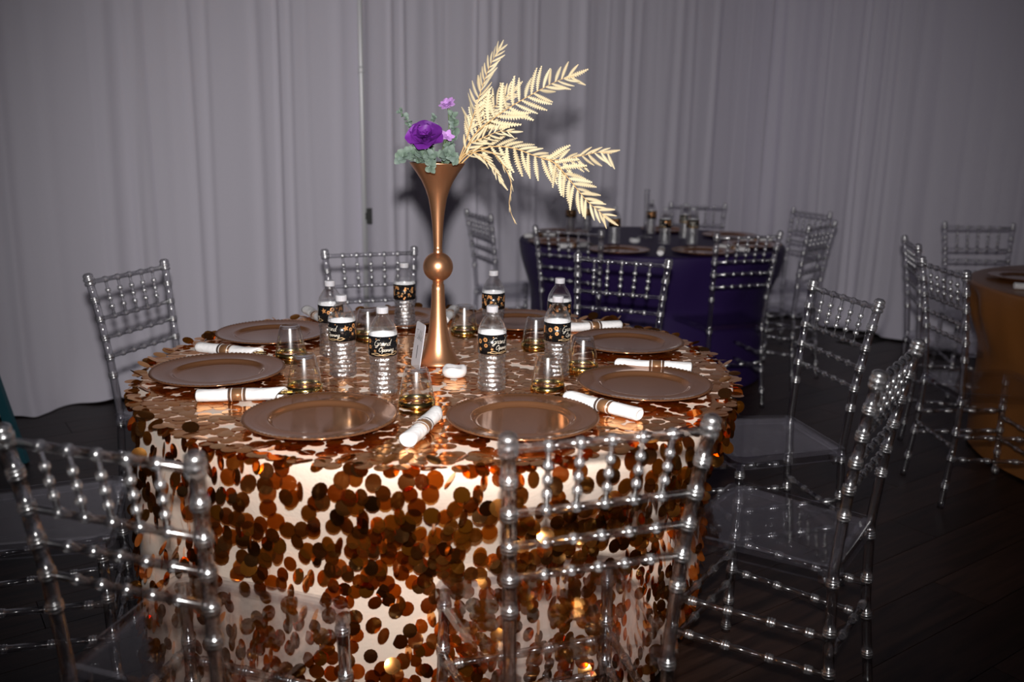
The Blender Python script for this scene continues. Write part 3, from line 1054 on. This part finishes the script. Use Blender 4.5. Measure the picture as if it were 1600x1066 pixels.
for i, (x, y, lab) in enumerate(BT2):
    o = copy_tree(bot)
    o.location = (x, y, PZ)
    o.rotation_euler = (0, 0, R(170 + i * 31))
    tag(o, lab, 'bottle', 'water bottles on the purple table')

# ------------------------------------------------------------------ upturned gold-rimmed tumblers
def make_cup():
    root = empty('tumbler')
    prof = [(.0415, .013), (.040, .022), (.0365, .045), (.032, .066), (.0278, .082), (.0268, .0855), (.0255, .087), (.0238, .0875), (.0232, .085), (.001, .0845)]
    v, f = lathe(prof, 32)
    obj('cup_wall', mesh('cup_wall', v, f, True), M['cup'], root)
    v, f = lathe([(.0428, .0), (.0432, .002), (.0418, .0135), (.0412, .0135), (.0424, .002), (.0422, .0)], 32, True)
    obj('gold_rim', mesh('gold_rim', v, f, True), M['gold'], root)['label'] = 'shiny gold rim'
    v, f = lathe([(.001, .079), (.024, .079), (.0262, .083)], 24)
    obj('inner_base', mesh('inner_base', v, f, True), M['cup'], root)
    return root
cup = make_cup()
CU = [(-.614, 2.438, 'upturned gold-rimmed tumbler in front of the far left plate'),
      (-.501, 2.111, 'upturned gold-rimmed tumbler beside the left edge plate'),
      (-.218, 2.000, 'upturned gold-rimmed tumbler nearest us, below the place card'),
      (.089, 2.150, 'upturned gold-rimmed tumbler before the overlapping bottles at the right'),
      (.190, 2.345, 'upturned gold-rimmed tumbler right of the overlapping bottles'),
      (-.150, 2.770, 'upturned gold-rimmed tumbler just right of the vase, with a bright streak'),
      (-.439, 2.690, 'upturned gold-rimmed tumbler at the back between two left bottles'),
      (.070, 2.600, 'upturned gold-rimmed tumbler at the back, left of the rear right bottle')]
for i, (x, y, lab) in enumerate(CU):
    o = cup if i == 0 else copy_tree(cup)
    o.location = (x, y, SZ)
    o.rotation_euler = (0, 0, i * .7)
    tag(o, lab, 'tumbler', 'gold-rimmed tumblers on the sequin table')

# ------------------------------------------------------------------ rolled napkins with gold cutlery
def make_napkin():
    root = empty('rolled_napkin')
    seg, nx = 20, 22
    V, F = [], []
    for i in range(nx + 1):
        t = i / nx
        for k in range(seg):
            a = 2 * PI * k / seg
            x = -.095 + .19 * t
            if t > .75: x += (t - .75) / .25 * (.012 * math.cos(a - .6) - .004)
            w = 1 + .05 * math.sin(a * 3 + t * 9) + .04 * math.sin(t * 13 + a)
            pinch = 1 - .10 * math.exp(-((t - .47) / .10) ** 2)
            V.append((x, .0185 * math.cos(a) * w * pinch, .0150 + .0143 * math.sin(a) * (1 if math.sin(a) < 0 else w) * pinch))
    for i in range(nx):
        for k in range(seg):
            l = (k + 1) % seg
            F.append((i * seg + k, (i + 1) * seg + k, (i + 1) * seg + l, i * seg + l))
    # rolled ends: inset spiral rings
    for end, row in ((-1, 0), (1, nx)):
        prev = [row * seg + k for k in range(seg)]
        for q, dx in ((.72, -.004), (.66, .006), (.35, .004), (.3, .010)):
            cur = []
            for k in range(seg):
                x, y, z = V[row * seg + k]
                cur.append(len(V)); V.append((x - end * dx, y * q, .015 + (z - .015) * q))
            for k in range(seg):
                l = (k + 1) % seg
                F.append((prev[k], prev[l], cur[l], cur[k]) if end < 0 else (prev[l], prev[k], cur[k], cur[l]))
            prev = cur
        F.append(tuple(prev))
    obj('napkin', mesh('napkin', V, F, True), M['napkin'], root)
    def tube(x0, x1, g):
        V, F = [], []
        xs = [x0, x0, x1, x1]
        gs = [g - .0012, g, g, g - .0012]
        for x, gg in zip(xs, gs):
            for k in range(24):
                a = 2 * PI * k / 24
                V.append((x, (.0176 + gg) * math.cos(a), .0150 + (.0136 + gg) * math.sin(a)))
        for i in range(3):
            for k in range(24):
                l = (k + 1) % 24
                F.append((i * 24 + k, (i + 1) * 24 + k, (i + 1) * 24 + l, i * 24 + l))
        return V, F
    bd = obj('napkin_band', mesh('napkin_band', *tube(-.026, .014, .0015), True), M['band'], root)
    bd['label'] = 'shiny brown paper band'
    for x in (-.0235, -.0185, .0065, .0115):
        obj('stripe', mesh('stripe', *tube(x - .0009, x + .0009, .0019), True), M['napkin'] if abs(x + .006) < .014 else M['ink'], bd)
    for k, (dy, ln) in enumerate(((-.006, .125), (.005, .118))):
        pts = []
        V = []
        for t in range(7):
            x = .05 + (ln - .05) * t / 6
            w = .0035 + .0022 * (t / 6) ** 2
            if t == 6: w *= .55
            z = .0155 + .002 * k
            V += [(x, dy - w, z), (x, dy + w, z), (x, dy + w, z + .002), (x, dy - w, z + .002)]
        F = [(0, 1, 2, 3), (27, 26, 25, 24)]
        for t in range(6):
            for q in range(4):
                r_ = (q + 1) % 4
                F.append((t * 4 + q, (t + 1) * 4 + q, (t + 1) * 4 + r_, t * 4 + r_))
        obj('cutlery_handle', mesh('cutlery_handle', V, F), M['gold'], root)['label'] = 'gold cutlery handle'
    return root
nap = make_napkin()
NP = [  # outer end, inner end (with the cutlery), label
 ((-.885, 2.468), (-.690, 2.404), 'rolled white napkin behind the left edge plate'),
 ((-.723, 1.996), (-.533, 2.026), 'rolled white napkin between the left edge and front left plates'),
 ((-.207, 1.700), (-.160, 1.905), 'rolled white napkin between the two front plates'),
 ((.290, 1.895), (.128, 2.035), 'rolled white napkin between the front right and right plates'),
 ((.479, 2.315), (.280, 2.345), 'rolled white napkin behind the right plate'),
 ((.352, 2.850), (.160, 2.790), 'rolled white napkin behind the far right plate'),
 ((-.600, 2.845), (-.700, 3.020), 'rolled white napkin behind the far left plate, seen end on'),
 ((-.200, 3.080), (-.225, 2.880), 'rolled white napkin at the back, mostly behind the vase neck'),
]
def put_napkin(o, a, b, z):
    dx, dy = b[0] - a[0], b[1] - a[1]
    o.location = ((a[0] + b[0]) / 2, (a[1] + b[1]) / 2, z)
    o.rotation_euler = (0, 0, math.atan2(dy, dx))
for i, (a, b, lab) in enumerate(NP):
    o = nap if i == 0 else copy_tree(nap)
    put_napkin(o, a, b, SZ)
    tag(o, lab, 'napkin', 'rolled napkins on the sequin table')
for a, b, lab in [((.08, 5.38), (.24, 5.42), 'leftmost rolled napkin on the purple table'),
                  ((.25, 4.90), (.42, 5.0), 'rolled napkin at the front left of the purple table behind a chair back'),
                  ((.76, 4.66), (.80, 4.86), 'rolled napkin between the two front plates of the purple table'),
                  ((1.26, 4.85), (1.14, 5.0), 'rolled napkin at the right front of the purple table'),
                  ((1.52, 5.32), (1.33, 5.35), 'rolled napkin at the right end of the purple table')]:
    o = copy_tree(nap)
    put_napkin(o, a, b, PZ)
    tag(o, lab, 'napkin', 'rolled napkins on the purple table')
o = copy_tree(nap); put_napkin(o, (2.12, 3.78), (2.30, 3.72), PZ)
tag(o, 'rolled white napkin with a dark band on the gold table', 'napkin', 'rolled napkins on the gold table')

# ------------------------------------------------------------------ tealights, place card, clear stand
def tealight_mesh():
    prof = [(.001, .001), (.022, .0), (.029, .004), (.0318, .012), (.0312, .021), (.027, .0265), (.021, .0272), (.014, .0235), (.007, .0205), (.001, .020)]
    v, f = lathe(prof, 36)
    vv = []
    for x, y, z in v:
        a = math.atan2(y, x); r_ = math.hypot(x, y)
        if z > .019 and r_ > .01: z += .0028 * math.sin(a * 3 + .5) * (r_ / .03)
        vv.append((x, y, z))
    return mesh('tealight', vv, f, True)
tm = tealight_mesh()
def tealight(p, lab, grp):
    root = empty('tealight', p)
    obj('wax_body', tm, M['tea'], root)
    v, f = sweep([(0, 0, .019), (.0005, 0, .023), (0, .0008, .026)], [.0012, .001, .0006], 6)
    obj('wick', mesh('wick', v, f), M['card'], root)
    tag(root, lab, 'tealight', grp)
tealight((-.147, 2.250, SZ), 'white tealight with a wavy rim at the foot of the copper vase', 'tealights')
tealight((.70, 5.22, PZ), 'white tealight at the middle of the purple table', 'tealights')

card = empty('place_card', (-.258, 2.330, SZ))
dirw = Vector((.42, -.91, 0)).normalized()         # reading direction of the card, left (far) to right (near)
nrm = Vector((-.91, -.42, 0)).normalized()
lean = R(9)
upv = (Vector((0, 0, 1)) * math.cos(lean) - nrm * math.sin(lean)).normalized()
n2 = dirw.cross(upv).normalized()
mt = Matrix((dirw, upv, n2)).transposed().to_4x4()
CW, CHh = .068, .122
pts = []
for cx, cy_, a0 in ((CW / 2, CHh, 0), (-CW / 2, CHh, 90), (-CW / 2, 0, 180), (CW / 2, 0, 270)):
    rr = .008
    ox = cx - math.copysign(rr, cx); oy = cy_ - rr if cy_ > 0 else rr
    for k in range(5):
        a = R(a0 + 22.5 * k); pts.append((ox + rr * math.cos(a), oy + rr * math.sin(a)))
n = len(pts)
V = [(x, y, .0) for x, y in pts] + [(x, y, -.0022) for x, y in pts]
F = [tuple(range(n)), tuple(reversed(range(n, 2 * n)))] + [(k, n + k, n + (k + 1) % n, (k + 1) % n) for k in range(n)]
o = obj('card_panel', mesh('card_panel', V, F), M['card'], card); o.matrix_local = mt
hh = .026
ww = word_width('Table', hh)
V, F = flat_strokes(word_strokes('Table', -ww / 2 - .004, .077, hh), .0011)
o = obj('table_lettering', mesh('table_lettering', [(p.x, p.y, .0004) for p in V], F), M['ink'], card); o.matrix_local = mt
V, F = flat_strokes([[Vector((.0, .026, 0)), Vector((.0, .062, 0))]], .0042)
o = obj('numeral', mesh('numeral', [(p.x, p.y, .0004) for p in V], F), M['ink'], card); o.matrix_local = mt
tag(card, 'small white card lettered Table 1 leaning against the copper vase', 'card')

st = empty('clear_stand', (.80, 5.50, PZ))
tag(st, 'slim clear upright stand catching a bright streak on the purple table', 'stand')
v, f = lathe([(.001, 0), (.05, 0), (.05, .006), (.012, .01), (.001, .01)], 24)
obj('stand_base', mesh('stand_base', v, f, True), M['acrylic'], st)
v, f = sweep([(0, 0, .01), (0, 0, .1), (0, 0, .2), (0, 0, .29)], [.013, .011, .011, .016], 16)
obj('stand_stem', mesh('stand_stem', v, f, True), M['acrylic'], st)
v, f = box(-.03, .03, -.0015, .0015, .16, .29)
obj('stand_card', mesh('stand_card', v, f), M['card'], st).rotation_euler = (0, 0, R(78))

# ------------------------------------------------------------------ copper trumpet vase
VX, VY = -.200, 2.39
vase = empty('trumpet_vase', (VX, VY, SZ))
tag(vase, 'tall satin copper trumpet vase with a ball in its stem', 'vase')
def zprof(p): return [(r_, z - SZ) for r_, z in p]
lo = [(.001, SZ), (.057, SZ), (.0585, SZ + .003), (.0575, SZ + .007), (.052, .786), (.046, .796), (.040, .808), (.034, .826), (.0285, .85), (.0245, .877), (.021, .91), (.0185, .945), (.0172, .975), (.0165, .988), (.0145, .989), (.0145, .999), (.008, 1.0)]
obj('flared_base', mesh('flared_base', *lathe(zprof(lo), 48), True), M['vase'], vase)
bl = [(.0008 + .0393 * math.sin(PI * k / 20), 1.036 - .0393 * math.cos(PI * k / 20)) for k in range(21)]
obj('ball', mesh('ball', *lathe(zprof(bl), 40), True), M['vase'], vase)
up = [(.012, 1.072), (.0125, 1.082), (.0112, 1.083), (.0112, 1.09), (.0118, 1.10), (.0132, 1.125), (.0155, 1.155), (.019, 1.185), (.0245, 1.217), (.032, 1.24), (.042, 1.262), (.054, 1.281), (.066, 1.298), (.0715, 1.306), (.0725, 1.308), (.071, 1.3085), (.064, 1.299), (.052, 1.282), (.040, 1.263), (.030, 1.241), (.02, 1.21), (.001, 1.2)]
obj('trumpet', mesh('trumpet', *lathe(zprof(up), 48), True), M['vase'], vase)

# ------------------------------------------------------------------ fern fronds
def pinna_mesh(curl, seed):
    rp = random.Random(seed)
    T = 12
    V = [(0, 0, 0)]
    F = []
    up_, dn_, mid = [], [], []
    for i in range(T * 2 + 1):
        t = i / (2 * T)
        w = .088 * (math.sin(PI * min(1, t * .86 + .10)) ** .75)
        if i % 2 == 1: w *= 1.25
        else: w *= .36
        if i == 2 * T: w = .004
        x = t + (.025 if i % 2 == 1 else 0)
        bend = curl * t * t
        zc = -.10 * t * t
        mid.append(len(V)); V.append((t, bend, zc))
        up_.append(len(V)); V.append((x, bend + w, zc - .25 * w))
        dn_.append(len(V)); V.append((x, bend - w, zc - .25 * w))
    for i in range(T * 2):
        F.append((mid[i], mid[i + 1], up_[i + 1], up_[i]))
        F.append((mid[i + 1], mid[i], dn_[i], dn_[i + 1]))
    return mesh('pinna', V, F)
pin = [pinna_mesh(c, i) for i, c in enumerate((.10, -.10, .2, -.2))]

def frond(label, path, plen, nrm, n, ang=(62, 58), up_scale=1.0, dn_scale=1.0, t0=.08, seed=1, extra=None):
    rp = random.Random(seed)
    root = empty('fern_frond', path[0])
    base = Vector(path[0])
    P = catmull([Vector(p) - base for p in path], 8)
    L_ = [0]
    for a, b in zip(P, P[1:]): L_.append(L_[-1] + (b - a).length)
    tot = L_[-1]
    v, f = sweep(P, [.0021 * (1 - .75 * l / tot) for l in L_], 6)
    obj('rachis', mesh('rachis', v, f, True), M['fernstem'], root)
    def at(s):
        for i in range(len(P) - 1):
            if L_[i + 1] >= s:
                t = (s - L_[i]) / max(1e-9, L_[i + 1] - L_[i])
                return P[i].lerp(P[i + 1], t), (P[min(i + 2, len(P) - 1)] - P[max(i - 1, 0)]).normalized()
        return P[-1], (P[-1] - P[-2]).normalized()
    nn = Vector(nrm).normalized()
    for k in range(n):
        q = t0 + (1 - t0) * (k / n) ** .92
        for sgn in (1, -1):
            s = min(.99, q + (.018 if sgn < 0 else 0)) * tot
            p, t = at(s)
            env = (1 - .62 * q) * (.75 + .25 * min(1, (q - t0) / .15 + .2))
            ln = plen * env * (up_scale if sgn > 0 else dn_scale) * rp.uniform(.85, 1.12)
            a = R((ang[0] if sgn > 0 else ang[1]) - 20 * q + rp.gauss(0, 6)) * sgn
            n3 = (nn + Vector((rp.gauss(0, .22), rp.gauss(0, .12), rp.gauss(0, .22)))).normalized()
            side = n3.cross(t).normalized()
            dr = (t * math.cos(a) + side * math.sin(a) + n3 * rp.gauss(0, .12)).normalized()
            y = n3.cross(dr).normalized(); z = dr.cross(y).normalized()
            m = Matrix((dr, y, z)).transposed().to_4x4()
            m.translation = p
            me = pin[(0 if sgn < 0 else 1) + (2 if rp.random() < .35 else 0)]
            o = obj('leaflet', me, M['fern'], root)
            o.matrix_local = m @ Matrix.Diagonal((ln, ln * rp.uniform(.95, 1.2), ln, 1))
    # tip leaflet
    p, t = at(tot * .93)
    y = nn.cross(t).normalized(); z = t.cross(y)
    m = Matrix((t, y, z)).transposed().to_4x4(); m.translation = p
    o = obj('leaflet', pin[0], M['fern'], root)
    o.matrix_local = m @ Matrix.Scale(plen * .62, 4)
    tag(root, label, 'fern', 'cream fern fronds in the vase')
    return root
Z0 = (-.150, 2.39, 1.300)
frond('upper cream fern frond sweeping right above the others', [Z0, (-.122, 2.385, 1.352), (-.095, 2.38, 1.389), (-.033, 2.39, 1.438), (.040, 2.40, 1.482), (.108, 2.41, 1.518), (.150, 2.41, 1.530)], .108, (.08, -1, .12), 15, (74, 62), 1.0, .95, .30, 2)
frond('cream fern frond rising almost straight up beside the lilac flower', [(-.152, 2.40, 1.300), (-.128, 2.405, 1.361), (-.108, 2.41, 1.429), (-.086, 2.42, 1.501), (-.066, 2.43, 1.556), (-.043, 2.43, 1.597)], .074, (-.55, -.95, .1), 14, (56, 50), 1.0, 1.0, .30, 3)
frond('second cream fern frond rising behind the upright one', [(-.146, 2.405, 1.300), (-.112, 2.42, 1.365), (-.080, 2.44, 1.42), (-.045, 2.46, 1.462), (-.010, 2.47, 1.49)], .095, (.3, -1, .1), 13, (66, 60), 1.0, .8, .28, 13)
frond('lower cream fern frond reaching right with its tip level', [(-.146, 2.38, 1.300), (-.124, 2.375, 1.335), (-.057, 2.365, 1.351), (.001, 2.36, 1.347), (.060, 2.36, 1.327), (.106, 2.37, 1.320), (.168, 2.38, 1.330), (.217, 2.39, 1.340), (.250, 2.39, 1.337)], .088, (.05, -1, .25), 19, (44, 74), .85, 1.15, .18, 4)
frond('drooping cream fern frond whose tip hangs lowest at the right', [(.070, 2.35, 1.324), (.103, 2.35, 1.312), (.145, 2.35, 1.267), (.188, 2.355, 1.218), (.225, 2.36, 1.188), (.242, 2.36, 1.174)], .086, (.1, -1, .15), 13, (56, 60), 1.0, .95, .06, 5)
frond('short cream fern frond in the middle between the long ones', [(-.148, 2.37, 1.300), (-.120, 2.36, 1.352), (-.082, 2.35, 1.373), (-.040, 2.345, 1.389), (-.008, 2.345, 1.389)], .066, (.15, -1, .35), 8, (52, 55), .8, .9, .28, 6)
frond('thin curled cream fern strand hanging down below the fronds', [(-.144, 2.375, 1.300), (-.10, 2.355, 1.338), (-.055, 2.34, 1.335), (-.025, 2.335, 1.30), (-.008, 2.335, 1.26), (-.012, 2.335, 1.205), (.004, 2.335, 1.158)], .040, (-.8, -.6, .1), 8, (30, 28), 1.0, .9, .25, 7)
frond('tan cream fern frond bending low over the vase rim', [(-.150, 2.37, 1.302), (-.115, 2.35, 1.335), (-.085, 2.335, 1.328), (-.055, 2.325, 1.30), (-.035, 2.32, 1.27)], .070, (.3, -1, .3), 8, (40, 40), .7, .7, .25, 8)

# ------------------------------------------------------------------ greenery and flowers
def leaf_mesh(w, cup_):
    V, F = [], []
    nu, nv = 6, 7
    for j in range(nv + 1):
        t = j / nv
        hw = w * math.sin(PI * (.06 + .90 * t)) ** .7
        for i in range(nu + 1):
            u = -1 + 2 * i / nu
            V.append((u * hw, t, cup_ * (u * u * hw) + .12 * math.sin(PI * t)))
    for j in range(nv):
        for i in range(nu):
            a = j * (nu + 1) + i
            F.append((a, a + 1, a + nu + 2, a + nu + 1))
    return mesh('leaf', V, F, True)
lm = [leaf_mesh(.46, .25), leaf_mesh(.52, -.2), leaf_mesh(.38, .35)]
def sprig(label, path, n, size, seed, spread=1.0):
    rp = random.Random(seed)
    base = Vector(path[0])
    root = empty('eucalyptus_sprig', path[0])
    P = catmull([Vector(p) - base for p in path], 6)
    v, f = sweep(P, [.0014 * (1 - .6 * i / len(P)) for i in range(len(P))], 6)
    obj('stem', mesh('stem', v, f, True), M['leafstem'], root)
    for k in range(n):
        q = .18 + .82 * k / max(1, n - 1)
        i = min(len(P) - 2, int(q * (len(P) - 1)))
        p = P[i].lerp(P[i + 1], q * (len(P) - 1) - i)
        t = (P[i + 1] - P[i]).normalized()
        a = k * 2.4 + rp.uniform(-.4, .4)
        sd = Vector((math.cos(a), -.55 + .5 * math.sin(a), math.sin(a))) * spread
        y = (t * .5 + sd).normalized()
        zc = (Vector((0, -1, .35)) + Vector((rp.gauss(0, .35), 0, rp.gauss(0, .35))))
        x = y.cross(zc).normalized(); z = x.cross(y).normalized()
        m = Matrix((x, y, z)).transposed().to_4x4(); m.translation = p
        s = size * rp.uniform(.75, 1.2) * (1 - .35 * q)
        o = obj('leaf', lm[rp.randrange(3)], M['leaf'], root)
        o.matrix_local = m @ Matrix.Scale(s, 4)
    tag(root, label, 'greenery', 'eucalyptus sprigs in the vase')
MZ = 1.296
sprig('thin eucalyptus sprig curling up at the left of the rose', [(-.225, 2.37, MZ), (-.252, 2.35, 1.345), (-.262, 2.34, 1.39), (-.272, 2.34, 1.415), (-.290, 2.34, 1.435)], 22, 0.0168, 21, .8)
sprig('leafy eucalyptus sprig spilling over the left rim of the vase', [(-.225, 2.36, MZ), (-.245, 2.33, 1.325), (-.270, 2.32, 1.330), (-.288, 2.31, 1.318)], 21, 0.0264, 22)
sprig('leafy eucalyptus sprig drooping over the front rim under the rose', [(-.205, 2.36, MZ), (-.215, 2.32, 1.325), (-.212, 2.30, 1.318), (-.208, 2.295, 1.292)], 20, 0.0240, 23)
sprig('leafy eucalyptus sprig at the front right under the rose', [(-.185, 2.36, MZ), (-.175, 2.32, 1.330), (-.160, 2.30, 1.335), (-.150, 2.30, 1.318)], 21, 0.0248, 24)
sprig('eucalyptus sprig rising between the rose and the fern stems', [(-.180, 2.38, MZ), (-.165, 2.35, 1.35), (-.155, 2.35, 1.39), (-.158, 2.355, 1.43)], 24, 0.0224, 25)
sprig('eucalyptus sprig behind the purple rose', [(-.205, 2.40, MZ), (-.215, 2.40, 1.35), (-.212, 2.40, 1.40), (-.208, 2.39, 1.425)], 16, 0.0208, 26)
sprig('leafy eucalyptus sprig filling the mouth of the vase at the left', [(-.220, 2.37, MZ), (-.235, 2.34, 1.315), (-.245, 2.33, 1.34), (-.250, 2.33, 1.36)], 18, 0.0232, 27)

def petal_mesh(w, cup_, curl, ruffle=.0):
    V, F = [], []
    nu, nv = 10, 9
    for j in range(nv + 1):
        t = j / nv
        hw = w * (math.sin(PI * (.10 + .66 * t)) ** .8) * (1 if t < .9 else .93)
        for i in range(nu + 1):
            u = -1 + 2 * i / nu
            x = u * hw
            top = t - (.16 * u * u * t)
            z = cup_ * (u * u) * hw + .42 * math.sin(PI * t * .8) * 0 - curl * t * t + .20 * math.sin(PI * t)
            z += ruffle * math.sin(u * 6 + t * 3) * t * t
            V.append((x, top, z))
    for j in range(nv):
        for i in range(nu):
            a = j * (nu + 1) + i
            F.append((a, a + 1, a + nu + 2, a + nu + 1))
    return mesh('petal', V, F, True)
def flower(name, label, pos, axis, petals, mat, size, seed, cat, stem_to):
    """petals: list of (ring radius, count, tilt from the axis in degrees, scale, mesh, phase)"""
    rp = random.Random(seed)
    root = empty(name, pos)
    ax = Vector(axis).normalized()
    e1 = ax.cross(Vector((0, 1, 0))).normalized(); e2 = ax.cross(e1).normalized()
    for rr, n_, tilt, sc, me, ph in petals:
        for k in range(n_):
            a = ph + 2 * PI * k / n_ + rp.uniform(-.15, .15)
            out = e1 * math.cos(a) + e2 * math.sin(a)
            tl = R(tilt + rp.uniform(-6, 6))
            y = (ax * math.cos(tl) + out * math.sin(tl)).normalized()
            zin = (ax * math.sin(tl) - out * math.cos(tl)).normalized()   # inside of the petal
            x = y.cross(zin).normalized()
            m = Matrix((x, y, zin)).transposed().to_4x4()
            m.translation = out * rr * size - ax * size * .45
            o = obj('petal', me, mat, root)
            o.matrix_local = m @ Matrix.Scale(size * sc * rp.uniform(.92, 1.06), 4)
    b = Vector(stem_to) - Vector(pos)
    v, f = sweep([-ax * size * .42, -ax * size * .8 + b * .2, b], [.003, .002, .002], 6)
    obj('stem', mesh('stem', v, f), M['leafstem'], root)
    tag(root, label, cat)
pA = petal_mesh(.66, .50, .10, .03); pB = petal_mesh(.52, .9, -.05); pC = petal_mesh(.36, 1.3, -.2)
flower('purple_rose', 'large deep purple silk rose in the mouth of the vase', (-.224, 2.312, 1.378), (.04, -.74, .67),
       [(.14, 5, 56, .86, pA, PI / 2), (.10, 4, 40, .86, pA, .3), (.07, 4, 26, .80, pB, 1.0), (.04, 3, 13, .72, pC, .2), (.01, 2, 5, .62, pC, 1.2)], M['rose'], .058, 31, 'flower', (-.205, 2.37, 1.285))
pD = petal_mesh(.30, .4, .1)
flower('lilac_flower', 'small lilac flower above the purple rose', (-.172, 2.345, 1.455), (-.3, -.55, .78),
       [(.05, 8, 50, .9, pD, 0), (.03, 6, 30, .85, pD, .3), (.01, 4, 12, .7, pD, .7)], M['lilac'], .030, 32, 'flower', (-.185, 2.38, 1.29))
flower('lilac_bud', 'small lilac bud tucked right of the purple rose', (-.170, 2.325, 1.375), (.4, -.7, .5),
       [(.04, 5, 40, .9, pD, 0), (.02, 4, 18, .8, pD, .5)], M['lilac'], .026, 33, 'flower', (-.188, 2.375, 1.29))

# ------------------------------------------------------------------ teal easel at the left edge
ea = empty('teal_easel', (-2.26, 3.56, 0))
tag(ea, 'teal painted easel leg leaning at the left edge', 'easel')
def bar(p0, p1, w, t):
    p0 = Vector(p0); p1 = Vector(p1); d_ = (p1 - p0).normalized()
    x = d_.cross(Vector((0, 1, 0))).normalized(); y = x.cross(d_)
    V = []
    for p in (p0, p1):
        V += [p - x * w - y * t, p + x * w - y * t, p + x * w + y * t, p - x * w + y * t]
    return V, [(0, 1, 2, 3), (7, 6, 5, 4), (0, 4, 5, 1), (1, 5, 6, 2), (2, 6, 7, 3), (3, 7, 4, 0)]
for p0, p1 in (((.215, .02, 0), (-.15, .06, 1.5)), ((-.615, .02, 0), (-.25, .06, 1.5)), ((-.2, .5, 0), (-.2, .10, 1.45))):
    obj('easel_leg', mesh('easel_leg', *bar(p0, p1, .021, .012)), M['teal'], ea)
obj('ledge', mesh('ledge', *box(-.55, .1, -.05, .02, .42, .45)), M['teal'], ea)
